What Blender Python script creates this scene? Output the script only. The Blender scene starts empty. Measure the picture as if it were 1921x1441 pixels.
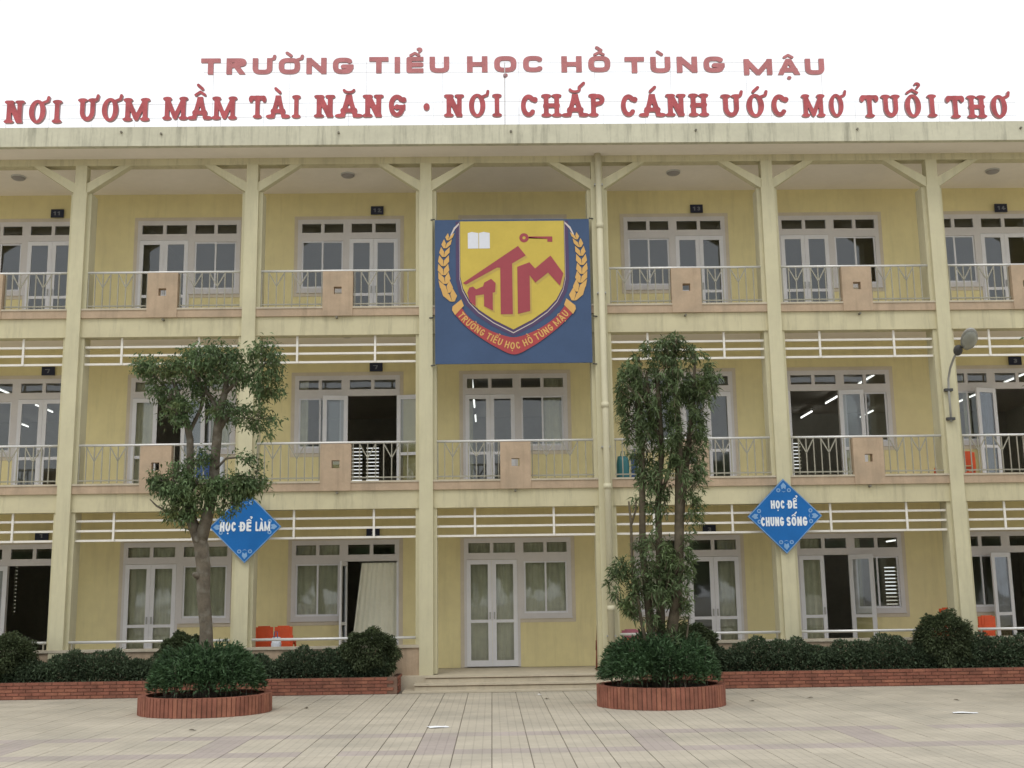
import bpy, math, random, unicodedata
import numpy as np
from mathutils import Vector, Matrix
random.seed(7); rng = np.random.default_rng(11)
R = math.radians
sc = bpy.context.scene
COL = sc.collection

# ------------------------------------------------------------------ camera, sky, sun, exposure
cam_d = bpy.data.cameras.new('camera'); cam = bpy.data.objects.new('camera', cam_d); COL.objects.link(cam)
F_PX, CX, CD, YAW, PIT, ROL = 2206.3, 1.2398, 22.1189, -0.0192, 0.1805, -0.0144
cam_d.sensor_width = 36.0; cam_d.lens = F_PX / 1921 * 36.0; cam_d.clip_start = 0.1; cam_d.clip_end = 3000
def _dir(v):
    u, w, t = v
    c, s = math.cos(ROL), math.sin(ROL); u, t = c*u - s*t, s*u + c*t
    c, s = math.cos(PIT), math.sin(PIT); w, t = c*w - s*t, s*w + c*t
    c, s = math.cos(YAW), math.sin(YAW); u, w = c*u - s*w, s*u + c*w
    return Vector((u, w, t))
rx, fw, up = _dir((1, 0, 0)), _dir((0, 1, 0)), _dir((0, 0, 1))
cam.matrix_world = Matrix.Translation((CX, -CD, 1.6)) @ Matrix((rx, up, -fw)).transposed().to_4x4()
sc.camera = cam

SUN_EL, SUN_AZ = R(58), R(205)          # azimuth clockwise from +Y
w = bpy.data.worlds.new('World'); sc.world = w; w.use_nodes = True
nt = w.node_tree; bg = nt.nodes['Background']; bg.inputs['Strength'].default_value = 0.12
sky = nt.nodes.new('ShaderNodeTexSky'); sky.sky_type = 'NISHITA'; sky.sun_disc = False
sky.sun_elevation = SUN_EL; sky.sun_rotation = SUN_AZ
mx = nt.nodes.new('ShaderNodeMix'); mx.data_type = 'RGBA'; mx.inputs['Factor'].default_value = 0.93
mx.inputs['B'].default_value = (9.6, 9.75, 9.9, 1)     # the overcast layer
nt.links.new(sky.outputs[0], mx.inputs['A']); nt.links.new(mx.outputs['Result'], bg.inputs['Color'])
sl = bpy.data.lights.new('sun', 'SUN'); sl.energy = 0.9; sl.angle = R(25); sl.color = (1, .97, .92)
so = bpy.data.objects.new('sun', sl); COL.objects.link(so)
sd = Vector((math.sin(SUN_AZ)*math.cos(SUN_EL), math.cos(SUN_AZ)*math.cos(SUN_EL), math.sin(SUN_EL)))
so.rotation_euler = sd.to_track_quat('Z', 'Y').to_euler()
vs = sc.view_settings; vs.view_transform = 'Standard'; vs.look = 'None'; vs.gamma = 1; vs.exposure = 0.0
vs.use_curve_mapping = False
sc.cycles.max_bounces = 6; sc.cycles.transparent_max_bounces = 12

# ------------------------------------------------------------------ materials
def mat(name, col, rough=.8, var=.12, scale=3., bump=.0, bscale=60., metal=0., streak=0., emit=None, spec=.3,
        blotch=None, island=0., wet=None):
    m = bpy.data.materials.new(name); m.use_nodes = True; n = m.node_tree.nodes; l = m.node_tree.links
    b = n['Principled BSDF']; b.inputs['Roughness'].default_value = rough; b.inputs['Metallic'].default_value = metal
    b.inputs['Specular IOR Level'].default_value = spec
    geo = n.new('ShaderNodeNewGeometry')
    def noise(sc_, det=4, vec=None, rgh=.55):
        t = n.new('ShaderNodeTexNoise'); t.inputs['Scale'].default_value = sc_; t.inputs['Detail'].default_value = det
        t.inputs['Roughness'].default_value = rgh
        l.new(vec if vec else geo.outputs['Position'], t.inputs['Vector']); return t.outputs['Fac']
    def rng_(src, a, b_, c, d):
        r = n.new('ShaderNodeMapRange'); l.new(src, r.inputs[0])
        for i, v in enumerate((a, b_, c, d)): r.inputs[i+1].default_value = v
        return r.outputs[0]
    def mulc(c_in, fac):
        v = n.new('ShaderNodeVectorMath'); v.operation = 'SCALE'
        if isinstance(c_in, tuple): v.inputs[0].default_value = c_in[:3]
        else: l.new(c_in, v.inputs[0])
        l.new(fac, v.inputs['Scale']); return v.outputs[0]
    c = mulc(tuple(col), rng_(noise(scale), .3, .7, 1-var, 1+var))
    c = mulc(c, rng_(noise(scale*9, 3), .3, .7, 1-var*.4, 1+var*.4))
    if island:
        c = mulc(c, rng_(geo.outputs['Random Per Island'], 0, 1, 1-island, 1+island))
    if streak:
        mp = n.new('ShaderNodeMapping'); mp.inputs['Scale'].default_value = (2.4, 2.4, .22)
        l.new(geo.outputs['Position'], mp.inputs['Vector'])
        s = noise(2.2, 6, mp.outputs[0], .75)
        c = mulc(c, rng_(s, .50, .72, 1, 1-streak))
    if blotch:
        mm = n.new('ShaderNodeMix'); mm.data_type = 'RGBA'
        l.new(rng_(noise(blotch[1], 5), .48, .66, 0, blotch[2]), mm.inputs['Factor'])
        l.new(c, mm.inputs['A']); mm.inputs['B'].default_value = (*blotch[0], 1); c = mm.outputs['Result']
    l.new(c, b.inputs['Base Color'])
    if bump:
        bp = n.new('ShaderNodeBump'); bp.inputs['Strength'].default_value = bump; bp.inputs['Distance'].default_value = .01
        l.new(noise(bscale, 4), bp.inputs['Height']); l.new(bp.outputs[0], b.inputs['Normal'])
    if emit:
        b.inputs['Emission Color'].default_value = (*emit[0], 1); b.inputs['Emission Strength'].default_value = emit[1]
    return m

M = {}
M['cream'] = mat('cream_paint', (.605, .565, .38), .85, .05, 1.1, .25, 90, streak=.16, blotch=((.52, .475, .33), 2.0, .3))
M['beam'] = mat('beam_paint', (.60, .55, .36), .85, .06, 1.0, .25, 90, streak=.32, blotch=((.47, .42, .29), 1.3, .35))
M['fascia'] = mat('weathered_fascia', (.60, .58, .445), .9, .08, 1.4, .3, 60, streak=.42)
M['wall'] = mat('yellow_wall', (.80, .71, .385), .85, .06, .7, .25, 80, streak=.10, blotch=((.68, .58, .33), 1.1, .3))
M['peach'] = mat('peach_render', (.475, .36, .25), .9, .10, 3, .3, 90, streak=.22, blotch=((.36, .29, .21), 2.5, .4))
M['ceil'] = mat('ceiling_paint', (.86, .80, .71), .9, .04, .8)
M['frame'] = mat('window_frame', (.67, .645, .63), .5, .04, 3)
M['leafframe'] = mat('door_leaf_frame', (.78, .78, .80), .45, .04, 3)
M['surround'] = mat('window_surround', (.64, .57, .45), .85, .06, 3)
M['white'] = mat('white_bar', (.80, .77, .70), .5, .05, 4)
M['steel'] = mat('handrail_steel', (.72, .72, .70), .35, .05, 5, metal=.35)
M['bar'] = mat('baluster_paint', (.33, .315, .25), .5, .12, 4)
M['inner'] = mat('classroom_wall', (.75, .73, .62), .9, .05, 1)
M['innerdark'] = mat('classroom_back_wall', (.74, .73, .66), .9, .1, 1)
M['innerfloor'] = mat('classroom_floor', (.45, .41, .36), .6, .1, 1)
M['curtain'] = mat('olive_cream_curtain', (.84, .79, .58), .9, .1, 4)
M['curtainpale'] = mat('pale_curtain', (.84, .83, .68), .9, .05, 2)
M['tube'] = mat('lit_tube', (.9, .9, .9), .5, 0, 1, emit=((1, 1, .95), 2.0))
M['lampcase'] = mat('lamp_case', (.6, .6, .58), .4, .05, 3)
M['dome'] = mat('lamp_dome', (.34, .32, .31), .4, .05, 3)
M['brickA'] = mat('red_brick', (.265, .105, .070), .9, .22, 6, .5, 120)
M['brickB'] = mat('dark_brick', (.235, .098, .066), .9, .22, 6, .5, 120)
M['brickC'] = mat('pale_brick', (.30, .125, .08), .9, .22, 6, .5, 120)
M['mortar'] = mat('mortar', (.20, .125, .09), .95, .15, 8, .4, 100)
M['step'] = mat('step_terrazzo', (.52, .46, .35), .8, .08, 3, .2, 120, streak=.15)
M['stepshade'] = mat('painted_nosing_shade', (.20, .15, .10), .9, .3, 8)  # painted shade for the strips under the step nosings
M['soil'] = mat('soil', (.06, .045, .03), .95, .3, 10, .6, 40)
M['red2'] = mat('red_letter_face', (.46, .10, .11), .6, .2, 4)
M['red1'] = mat('faded_red_letter_face', (.50, .19, .195), .6, .14, 4)
M['lside'] = mat('letter_side', (.33, .22, .23), .6, .15, 5)
M['wire'] = mat('sign_frame_steel', (.62, .60, .60), .5, .1, 5)
M['bblue'] = mat('banner_blue', (.055, .095, .185), .55, .07, 2)
M['bnavy'] = mat('banner_purple', (.09, .06, .13), .55, .05, 2)
M['byellow'] = mat('banner_yellow', (.60, .46, .085), .55, .05, 2)
M['bpale'] = mat('banner_pale', (.66, .58, .55), .55, .03, 2)
M['bbook'] = mat('banner_book', (.74, .76, .82), .55, .03, 2)
M['bmaroon'] = mat('banner_maroon', (.36, .068, .085), .55, .05, 2)
M['bred'] = mat('banner_red', (.42, .065, .07), .55, .05, 2)
M['borange'] = mat('banner_orange', (.68, .41, .13), .55, .05, 2)
M['bshade'] = mat('banner_ochre', (.52, .38, .10), .55, .05, 2)
M['sblue'] = mat('slogan_blue', (.008, .135, .42), .4, .08, 3)
M['swhite'] = mat('slogan_white', (.80, .84, .86), .5, .02, 3)
M['spale'] = mat('slogan_pale_blue', (.22, .38, .60), .5, .1, 6)
M['plate'] = mat('plate_navy', (.022, .026, .05), .5, .05, 3)
M['digit'] = mat('plate_digit', (.20, .21, .24), .6, .02, 3)
M['orange'] = mat('orange_plastic', (.70, .105, .035), .45, .12, 5)
M['pink'] = mat('pink_plastic', (.50, .17, .22), .45, .12, 5)
M['teal'] = mat('teal_plastic', (.05, .19, .21), .5, .12, 5)
M['bagwhite'] = mat('bag_white', (.62, .66, .72), .6, .1, 5)
M['bagblue'] = mat('bag_blue', (.07, .12, .28), .6, .1, 5)
M['pole'] = mat('red_brown_wood', (.22, .075, .045), .7, .2, 6)
M['spout'] = mat('spout_rust', (.20, .185, .145), .8, .2, 6)
M['lamp'] = mat('street_lamp_grey', (.42, .42, .40), .45, .1, 5, metal=.3)
M['lampdark'] = mat('street_lamp_dark', (.07, .07, .07), .5, .1, 5)
M['lampglass'] = mat('street_lamp_glass', (.36, .37, .33), .2, .1, 5)
M['pipe'] = mat('downpipe_paint', (.62, .58, .41), .7, .05, 2, streak=.15)
M['bark'] = mat('grey_brown_bark', (.125, .105, .078), .95, .28, 9, .8, 40, blotch=((.24, .23, .19), 7, .5))
M['bark2'] = mat('brown_cane_bark', (.115, .095, .065), .95, .28, 9, .8, 40)
M['leaf1'] = mat('round_tree_leaf', (.12, .18, .08), .55, .28, 2.2, island=.38, blotch=((.20, .185, .05), 3.0, .32))
M['leaf2'] = mat('lance_leaf', (.118, .165, .074), .5, .28, 2.2, island=.45, blotch=((.12, .16, .045), 2.6, .4))
M['leaf3'] = mat('hedge_leaf', (.078, .112, .062), .55, .3, 3, island=.45)
M['leaf4'] = mat('clipped_shrub_leaf', (.078, .102, .048), .55, .3, 3, island=.4)
M['leaf5'] = mat('planter_shrub_leaf', (.066, .120, .054), .5, .3, 2.2, island=.5, blotch=((.05, .105, .036), 3, .4))
M['paper'] = mat('white_paper', (.84, .85, .86), .8, .03, 5)
M['dryleaf'] = mat('dry_leaf', (.09, .075, .05), .8, .2, 5)

for k_ in ('leaf1', 'leaf2', 'leaf3', 'leaf4', 'leaf5'):      # thin leaves let some light through
    n_ = M[k_].node_tree.nodes; l_ = M[k_].node_tree.links; b_ = n_['Principled BSDF']
    tr_ = n_.new('ShaderNodeBsdfTranslucent'); ms_ = n_.new('ShaderNodeMixShader'); ms_.inputs[0].default_value = .28
    l_.new(b_.inputs['Base Color'].links[0].from_socket, tr_.inputs['Color'])
    l_.new(b_.outputs[0], ms_.inputs[1]); l_.new(tr_.outputs[0], ms_.inputs[2]); l_.new(ms_.outputs[0], n_['Material Output'].inputs['Surface'])

def glass():
    m = bpy.data.materials.new('window_glass'); m.use_nodes = True; n = m.node_tree.nodes; l = m.node_tree.links
    n.remove(n['Principled BSDF']); out = n['Material Output']
    t = n.new('ShaderNodeBsdfTransparent'); t.inputs[0].default_value = (.88, .90, .89, 1)
    g = n.new('ShaderNodeBsdfGlossy'); g.inputs['Roughness'].default_value = .03; g.inputs[0].default_value = (.95, .97, 1, 1)
    fr = n.new('ShaderNodeFresnel'); fr.inputs['IOR'].default_value = 1.62
    a = n.new('ShaderNodeMath'); a.operation = 'MULTIPLY_ADD'; a.inputs[1].default_value = .95; a.inputs[2].default_value = .0
    nz = n.new('ShaderNodeTexNoise'); nz.inputs['Scale'].default_value = 1.5
    bp = n.new('ShaderNodeBump'); bp.inputs['Strength'].default_value = .05; bp.inputs['Distance'].default_value = .05
    geo = n.new('ShaderNodeNewGeometry'); l.new(geo.outputs['Position'], nz.inputs['Vector'])
    l.new(nz.outputs[0], bp.inputs['Height']); l.new(bp.outputs[0], g.inputs['Normal'])
    l.new(fr.outputs[0], a.inputs[0]); mxs = n.new('ShaderNodeMixShader')
    l.new(a.outputs[0], mxs.inputs[0]); l.new(t.outputs[0], mxs.inputs[1]); l.new(g.outputs[0], mxs.inputs[2])
    l.new(mxs.outputs[0], out.inputs['Surface']); return m
M['glass'] = glass()

TILE = 0.41
TX0 = 1.63; TY0 = -1.05
def tile_mat(name, col, joints=False):
    m = mat(name, col, .72, .09, 1.2, spec=.25, blotch=((.35, .325, .27), .8, .5)); n = m.node_tree.nodes; l = m.node_tree.links
    b = n['Principled BSDF']
    geo = n.new('ShaderNodeNewGeometry'); sp = n.new('ShaderNodeSeparateXYZ'); l.new(geo.outputs['Position'], sp.inputs[0])
    def M_(op, a, b_=None, c=None):
        q = n.new('ShaderNodeMath'); q.operation = op
        for i, v in enumerate((a, b_, c)):
            if v is None: continue
            if isinstance(v, (int, float)): q.inputs[i].default_value = v
            else: l.new(v, q.inputs[i])
        return q.outputs[0]
    def groove(src, off, per, wd):
        x = M_('ADD', src, -off + 1000*per); x = M_('MODULO', x, per); x = M_('DIVIDE', x, per)
        x = M_('ABSOLUTE', M_('SUBTRACT', x, .5)); return M_('GREATER_THAN', x, .5 - wd)
    # moulded relief: each tile carries a 4 x 4 field of raised squares
    g = M_('MAXIMUM', groove(sp.outputs[0], TX0, TILE/4, .06), groove(sp.outputs[1], TY0, TILE/4, .06))
    bp = n.new('ShaderNodeBump'); bp.inputs['Strength'].default_value = .5; bp.inputs['Distance'].default_value = .004
    bp.invert = True; l.new(g, bp.inputs['Height']); l.new(bp.outputs[0], b.inputs['Normal'])
    src = b.inputs['Base Color'].links[0].from_socket
    # grooves of the relief toned darker
    k = M_('MULTIPLY_ADD', g, -.16, 1.0)
    # tone of each tile
    cx = M_('FLOOR', M_('DIVIDE', M_('ADD', sp.outputs[0], -TX0), TILE)); cy = M_('FLOOR', M_('DIVIDE', M_('ADD', sp.outputs[1], -TY0), TILE))
    cv = n.new('ShaderNodeCombineXYZ'); l.new(cx, cv.inputs[0]); l.new(cy, cv.inputs[1])
    wn = n.new('ShaderNodeTexWhiteNoise'); l.new(cv.outputs[0], wn.inputs['Vector'])
    k = M_('MULTIPLY', k, M_('MULTIPLY_ADD', wn.outputs['Value'], .09, .955))
    if joints:
        j = M_('MAXIMUM', groove(sp.outputs[0], TX0, TILE, .018), groove(sp.outputs[1], TY0, TILE, .018))
        k = M_('MULTIPLY', k, M_('MULTIPLY_ADD', j, -.55, 1.0))
    v = n.new('ShaderNodeVectorMath'); v.operation = 'SCALE'; l.new(src, v.inputs[0]); l.new(k, v.inputs['Scale'])
    l.new(v.outputs[0], b.inputs['Base Color']); return m
M['tile'] = tile_mat('beige_paving', (.50, .452, .365))
M['tilepink'] = tile_mat('pinkish_paving', (.42, .365, .33))
M['ground'] = tile_mat('courtyard_ground', (.47, .43, .355), True)
M['bed'] = mat('sand_bed', (.29, .26, .21), .95, .2, 8)

# ------------------------------------------------------------------ mesh helpers
ORG = {}
def finish(o, parent):
    COL.objects.link(o)
    if parent is not None: o.parent = parent
    return o
def org(parent):
    v = Vector((0, 0, 0)); p = parent
    while p is not None: v += p.location; p = p.parent
    return v
def mkobj(name, verts, faces, m, parent=None, base=None, smooth=False, mats=None, midx=None):
    """verts in world space; the object's origin goes to base (world) or its parent's origin"""
    po = org(parent); b = Vector(base) if base is not None else po
    me = bpy.data.meshes.new(name)
    me.from_pydata([(x-b.x, y-b.y, z-b.z) for x, y, z in verts], [], faces)
    for mm in (mats or [m]): me.materials.append(mm)
    if midx is not None: me.polygons.foreach_set('material_index', midx)
    if smooth: me.polygons.foreach_set('use_smooth', [True]*len(me.polygons))
    me.update(); o = bpy.data.objects.new(name, me); o.location = b - po
    return finish(o, parent)
def thing(name, label, cat, loc, group=None):
    o = bpy.data.objects.new(name, None); o.empty_display_size = .2; o.location = loc; COL.objects.link(o)
    o['label'] = label; o['category'] = cat
    if group: o['group'] = group
    return o
def tag(o, label=None, cat=None, group=None, kind=None):
    for k, v in (('label', label), ('category', cat), ('group', group), ('kind', kind)):
        if v: o[k] = v
    return o
class MB:
    def __init__(s): s.v = []; s.f = []; s.mi = []
    def box(s, x0, x1, y0, y1, z0, z1, T=None, mi=0):
        n = len(s.v); vs_ = [(x, y, z) for z in (z0, z1) for y in (y0, y1) for x in (x0, x1)]
        if T: vs_ = [T(p) for p in vs_]
        s.v += vs_
        for f in ((0, 2, 3, 1), (4, 5, 7, 6), (0, 1, 5, 4), (2, 6, 7, 3), (0, 4, 6, 2), (1, 3, 7, 5)):
            s.f.append(tuple(n+i for i in f)); s.mi.append(mi)
        return s
    def bar(s, a, b, wd, dp=None, mi=0, upv=(0, -1, 0)):
        a = Vector(a); b = Vector(b); d = (b-a).normalized(); u = Vector(upv); sd_ = d.cross(u).normalized(); u = sd_.cross(d).normalized()
        dp = dp or wd; n = len(s.v)
        for p in (a, b):
            for i, j in ((-1, -1), (1, -1), (1, 1), (-1, 1)): s.v.append(tuple(p + sd_*i*wd/2 + u*j*dp/2))
        for f in ((0, 1, 2, 3), (7, 6, 5, 4), (0, 4, 5, 1), (1, 5, 6, 2), (2, 6, 7, 3), (3, 7, 4, 0)):
            s.f.append(tuple(n+i for i in f)); s.mi.append(mi)
        return s
    def tube(s, pts, rad, seg=8, mi=0, cap=True):
        pts = [Vector(p) for p in pts]; n0 = len(s.v)
        if not hasattr(rad, '__len__'): rad = [rad]*len(pts)
        ref = Vector((0, 1, 0)) if abs((pts[-1]-pts[0]).normalized().y) < .9 else Vector((1, 0, 0))
        for i, p in enumerate(pts):
            d = (pts[min(i+1, len(pts)-1)] - pts[max(i-1, 0)]).normalized()
            a = d.cross(ref).normalized(); b = d.cross(a).normalized()
            for k in range(seg):
                t = 2*math.pi*k/seg; s.v.append(tuple(p + (a*math.cos(t) + b*math.sin(t))*rad[i]))
        for i in range(len(pts)-1):
            for k in range(seg):
                q = n0+i*seg; k2 = (k+1) % seg
                s.f.append((q+k, q+k2, q+seg+k2, q+seg+k)); s.mi.append(mi)
        if cap:
            s.f.append(tuple(n0+k for k in range(seg))[::-1]); s.f.append(tuple(n0+(len(pts)-1)*seg+k for k in range(seg))); s.mi += [mi, mi]
        return s
    def ell(s, c, r, seg=12, rings=7, mi=0, z0=-1., z1=1.):
        n0 = len(s.v)
        for i in range(rings+1):
            t = math.asin(z0) + (math.asin(z1)-math.asin(z0))*i/rings
            for k in range(seg):
                a = 2*math.pi*k/seg
                s.v.append((c[0]+r[0]*math.cos(t)*math.cos(a), c[1]+r[1]*math.cos(t)*math.sin(a), c[2]+r[2]*math.sin(t)))
        for i in range(rings):
            for k in range(seg):
                q = n0+i*seg; k2 = (k+1) % seg; s.f.append((q+k, q+k2, q+seg+k2, q+seg+k)); s.mi.append(mi)
        s.f.append(tuple(n0+k for k in range(seg))[::-1]); s.f.append(tuple(n0+rings*seg+k for k in range(seg))); s.mi += [mi, mi]
        return s
    def build(s, name, m, parent=None, base=None, smooth=False, mats=None):
        return mkobj(name, s.v, s.f, m, parent, base, smooth, mats, s.mi if mats else None)

# ------------------------------------------------------------------ outlines -> solid shapes
def fill(loops, depth):
    """loops of (x, y) -> verts, faces of a solid of that depth; x stays x, y becomes z, front faces -Y"""
    cu = bpy.data.curves.new('outline', 'CURVE'); cu.dimensions = '2D'; cu.fill_mode = 'BOTH'; cu.extrude = depth/2
    for lp in loops:
        s = cu.splines.new('POLY'); s.points.add(len(lp)-1)
        for i, (x, y) in enumerate(lp): s.points[i].co = (x, y, 0, 1)
        s.use_cyclic_u = True
    o = bpy.data.objects.new('outline', cu); COL.objects.link(o)
    me = bpy.data.meshes.new_from_object(o, depsgraph=bpy.context.evaluated_depsgraph_get() if False else None) if False else None
    dg = bpy.context.evaluated_depsgraph_get(); me = o.evaluated_get(dg).to_mesh()
    V = [(v.co.x, -v.co.z, v.co.y) for v in me.vertices]; Fc = [tuple(p.vertices) for p in me.polygons]
    o.evaluated_get(dg).to_mesh_clear(); bpy.data.objects.remove(o); bpy.data.curves.remove(cu)
    return V, Fc
def shape(name, loops, depth, y, m, parent, side=None, smooth=False):
    """loops in world X,Z; back face at y+depth/2 .. front at y-depth/2"""
    V, Fc = fill(loops, depth)
    V = [(a, b+y, c) for a, b, c in V]
    if side:
        mi = []
        for f in Fc:
            ys = [V[i][1] for i in f]; mi.append(0 if max(ys)-min(ys) < 1e-5 else 1)
        return mkobj(name, V, Fc, m, parent, mats=[m, side], midx=mi)
    return mkobj(name, V, Fc, m, parent)
def contour(Fd, xs, ys):
    """marching squares at 0, positive inside"""
    ny, nx = Fd.shape; ins = Fd > 0; segs = {}
    c = ins[:-1, :-1]*1 + ins[:-1, 1:]*2 + ins[1:, 1:]*4 + ins[1:, :-1]*8
    P = {}
    def pt(e):
        if e in P: return P[e]
        k, j, i = e
        if k == 0: a, b = Fd[j, i], Fd[j, i+1]; t = a/(a-b); p = (xs[i]+(xs[i+1]-xs[i])*t, ys[j])
        else: a, b = Fd[j, i], Fd[j+1, i]; t = a/(a-b); p = (xs[i], ys[j]+(ys[j+1]-ys[j])*t)
        P[e] = p; return p
    tb = {1: [(3, 0)], 2: [(0, 1)], 3: [(3, 1)], 4: [(1, 2)], 5: [(3, 2), (1, 0)], 6: [(0, 2)], 7: [(3, 2)], 8: [(2, 3)],
          9: [(2, 0)], 10: [(0, 3), (2, 1)], 11: [(2, 1)], 12: [(1, 3)], 13: [(1, 0)], 14: [(0, 3)]}
    for j, i in zip(*np.nonzero((c > 0) & (c < 15))):
        E_ = ((0, j, i), (1, j, i+1), (0, j+1, i), (1, j, i))
        for a, b in tb[int(c[j, i])]: segs[E_[a]] = E_[b]
    out = []
    while segs:
        s0, nx_ = segs.popitem(); lp = [s0]
        while nx_ != s0 and nx_ in segs:
            lp.append(nx_); nx_ = segs.pop(nx_)
        pts = [pt(e) for e in lp]
        if len(pts) > 5:
            q = []
            for k, p in enumerate(pts):     # drop collinear points
                a = pts[k-1]; b = pts[(k+1) % len(pts)]
                if abs((p[0]-a[0])*(b[1]-a[1])-(p[1]-a[1])*(b[0]-a[0])) > 1e-6: q.append(p)
            if len(q) > 3: out.append(q)
    return out

# ------------------------------------------------------------------ stroke alphabet (height 1)
def arc(cx, cy, rx_, ry_, a0, a1, n=22, p=2.):
    o = []
    for k in range(n+1):
        a = R(a0+(a1-a0)*k/n); c, s = math.cos(a), math.sin(a)
        o.append((cx+rx_*math.copysign(abs(c)**(2/p), c), cy+ry_*math.copysign(abs(s)**(2/p), s)))
    return o
def skel(ch, W, h, p):
    """strokes as polylines; W letter width, h half stroke, p roundness of bowls"""
    L, Rr, T, B = h, W-h, 1-h, h; m = W/2; e = .12
    S = {
     'I': [[(m, -e), (m, 1+e)]], 'T': [[(-e, T), (W+e, T)], [(m, -e), (m, T)]],
     'L': [[(L, 1+e), (L, B), (W+e, B)]], 'H': [[(L, -e), (L, 1+e)], [(Rr, -e), (Rr, 1+e)], [(L, .5), (Rr, .5)]],
     'E': [[(W+e, T), (L, T), (L, B), (W+e, B)], [(L, .51), (W*.86, .51)]],
     'N': [[(L, -e), (L, 1+e)], [(Rr, -e), (Rr, 1+e)], [(L, T+h*.3), (Rr, B-h*.3)]],
     'M': [[(L, -e), (L, 1+e)], [(Rr, -e), (Rr, 1+e)], [(L, T+h*.2), (m, .10), (Rr, T+h*.2)]],
     'A': [[(L-.06*W-.02, -e), (m, 1-h*.2)], [(m, 1-h*.2), (Rr+.06*W+.02, -e)], [(W*.2, .30), (W*.8, .30)]],
     'U': [[(L, 1+e), (L, .42)] + arc(m, .42, m-h, .42-h, 180, 360, p=p) + [(Rr, .42), (Rr, 1+e)]],
     'O': [arc(m, .5, m-h, .5-h, 0, 360, 40, p=p)], 'C': [arc(m, .5, m-h, .5-h, 42, 318, 34, p=p)],
     'G': [arc(m, .5, m-h, .5-h, 42, 330, 34, p=p) + [(Rr, .44)], [(m+.02, .44), (Rr+h*.6, .44)]],
     'D': [[(L, -e), (L, 1+e)], [(L, T)] + arc(W*.45, .5, W*.55-h, .5-h, 90, -90, 20, p=p) + [(L, B)]],
     'P': [[(L, -e), (L, 1+e)], [(L, T)] + arc(W*.52, .5+.25-h*.1, W*.48-h, .25-h*.9, 90, -90, 14, p=p) + [(L, .5)]],
     'R': [[(L, -e), (L, 1+e)], [(L, T)] + arc(W*.55, .5+.25-h*.1, W*.45-h, .25-h*.9, 90, -90, 14, p=p) + [(L, .5)], [(W*.5, .5), (W-h*.8, -e)]],
     'S': [arc(m, .5+.25-h/2, m-h, .25-h/2, 35, 270, 18) + arc(m, .25+h/2, m-h, .25-h/2, 90, -145, 18)],
     '1': [[(m, -e), (m, 1+e)], [(m, 1-h), (m-.22, .75)]], '2': [arc(m, .72, m-h, .28-h, 170, -35, 14) + [(L, B), (W+e, B)]],
     '3': [arc(m, .73, m-h, .27-h, 150, -90, 14), arc(m, .27+h*.5, m-h, .27-h*.5, 90, -150, 14)],
     '4': [[(W*.7, -e), (W*.7, 1+e)], [(W*.7, 1), (L, .32), (W+e, .32)]], '7': [[(-e, T), (Rr, T), (W*.35, -e)]],
     '0': [arc(m, .5, m-h, .5-h, 0, 360, 30)],
    }
    return S[ch]
WIDTH = {'I': .0, 'M': 1.42, 'W': 1.3, 'O': 1.04, 'G': 1.0, 'C': .96, 'A': 1.05, 'N': .98, 'H': .96, 'T': .92, 'E': .82, 'L': .78,
         'S': .86, 'P': .86, 'R': .96, 'D': .98, 'U': .96}
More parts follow.
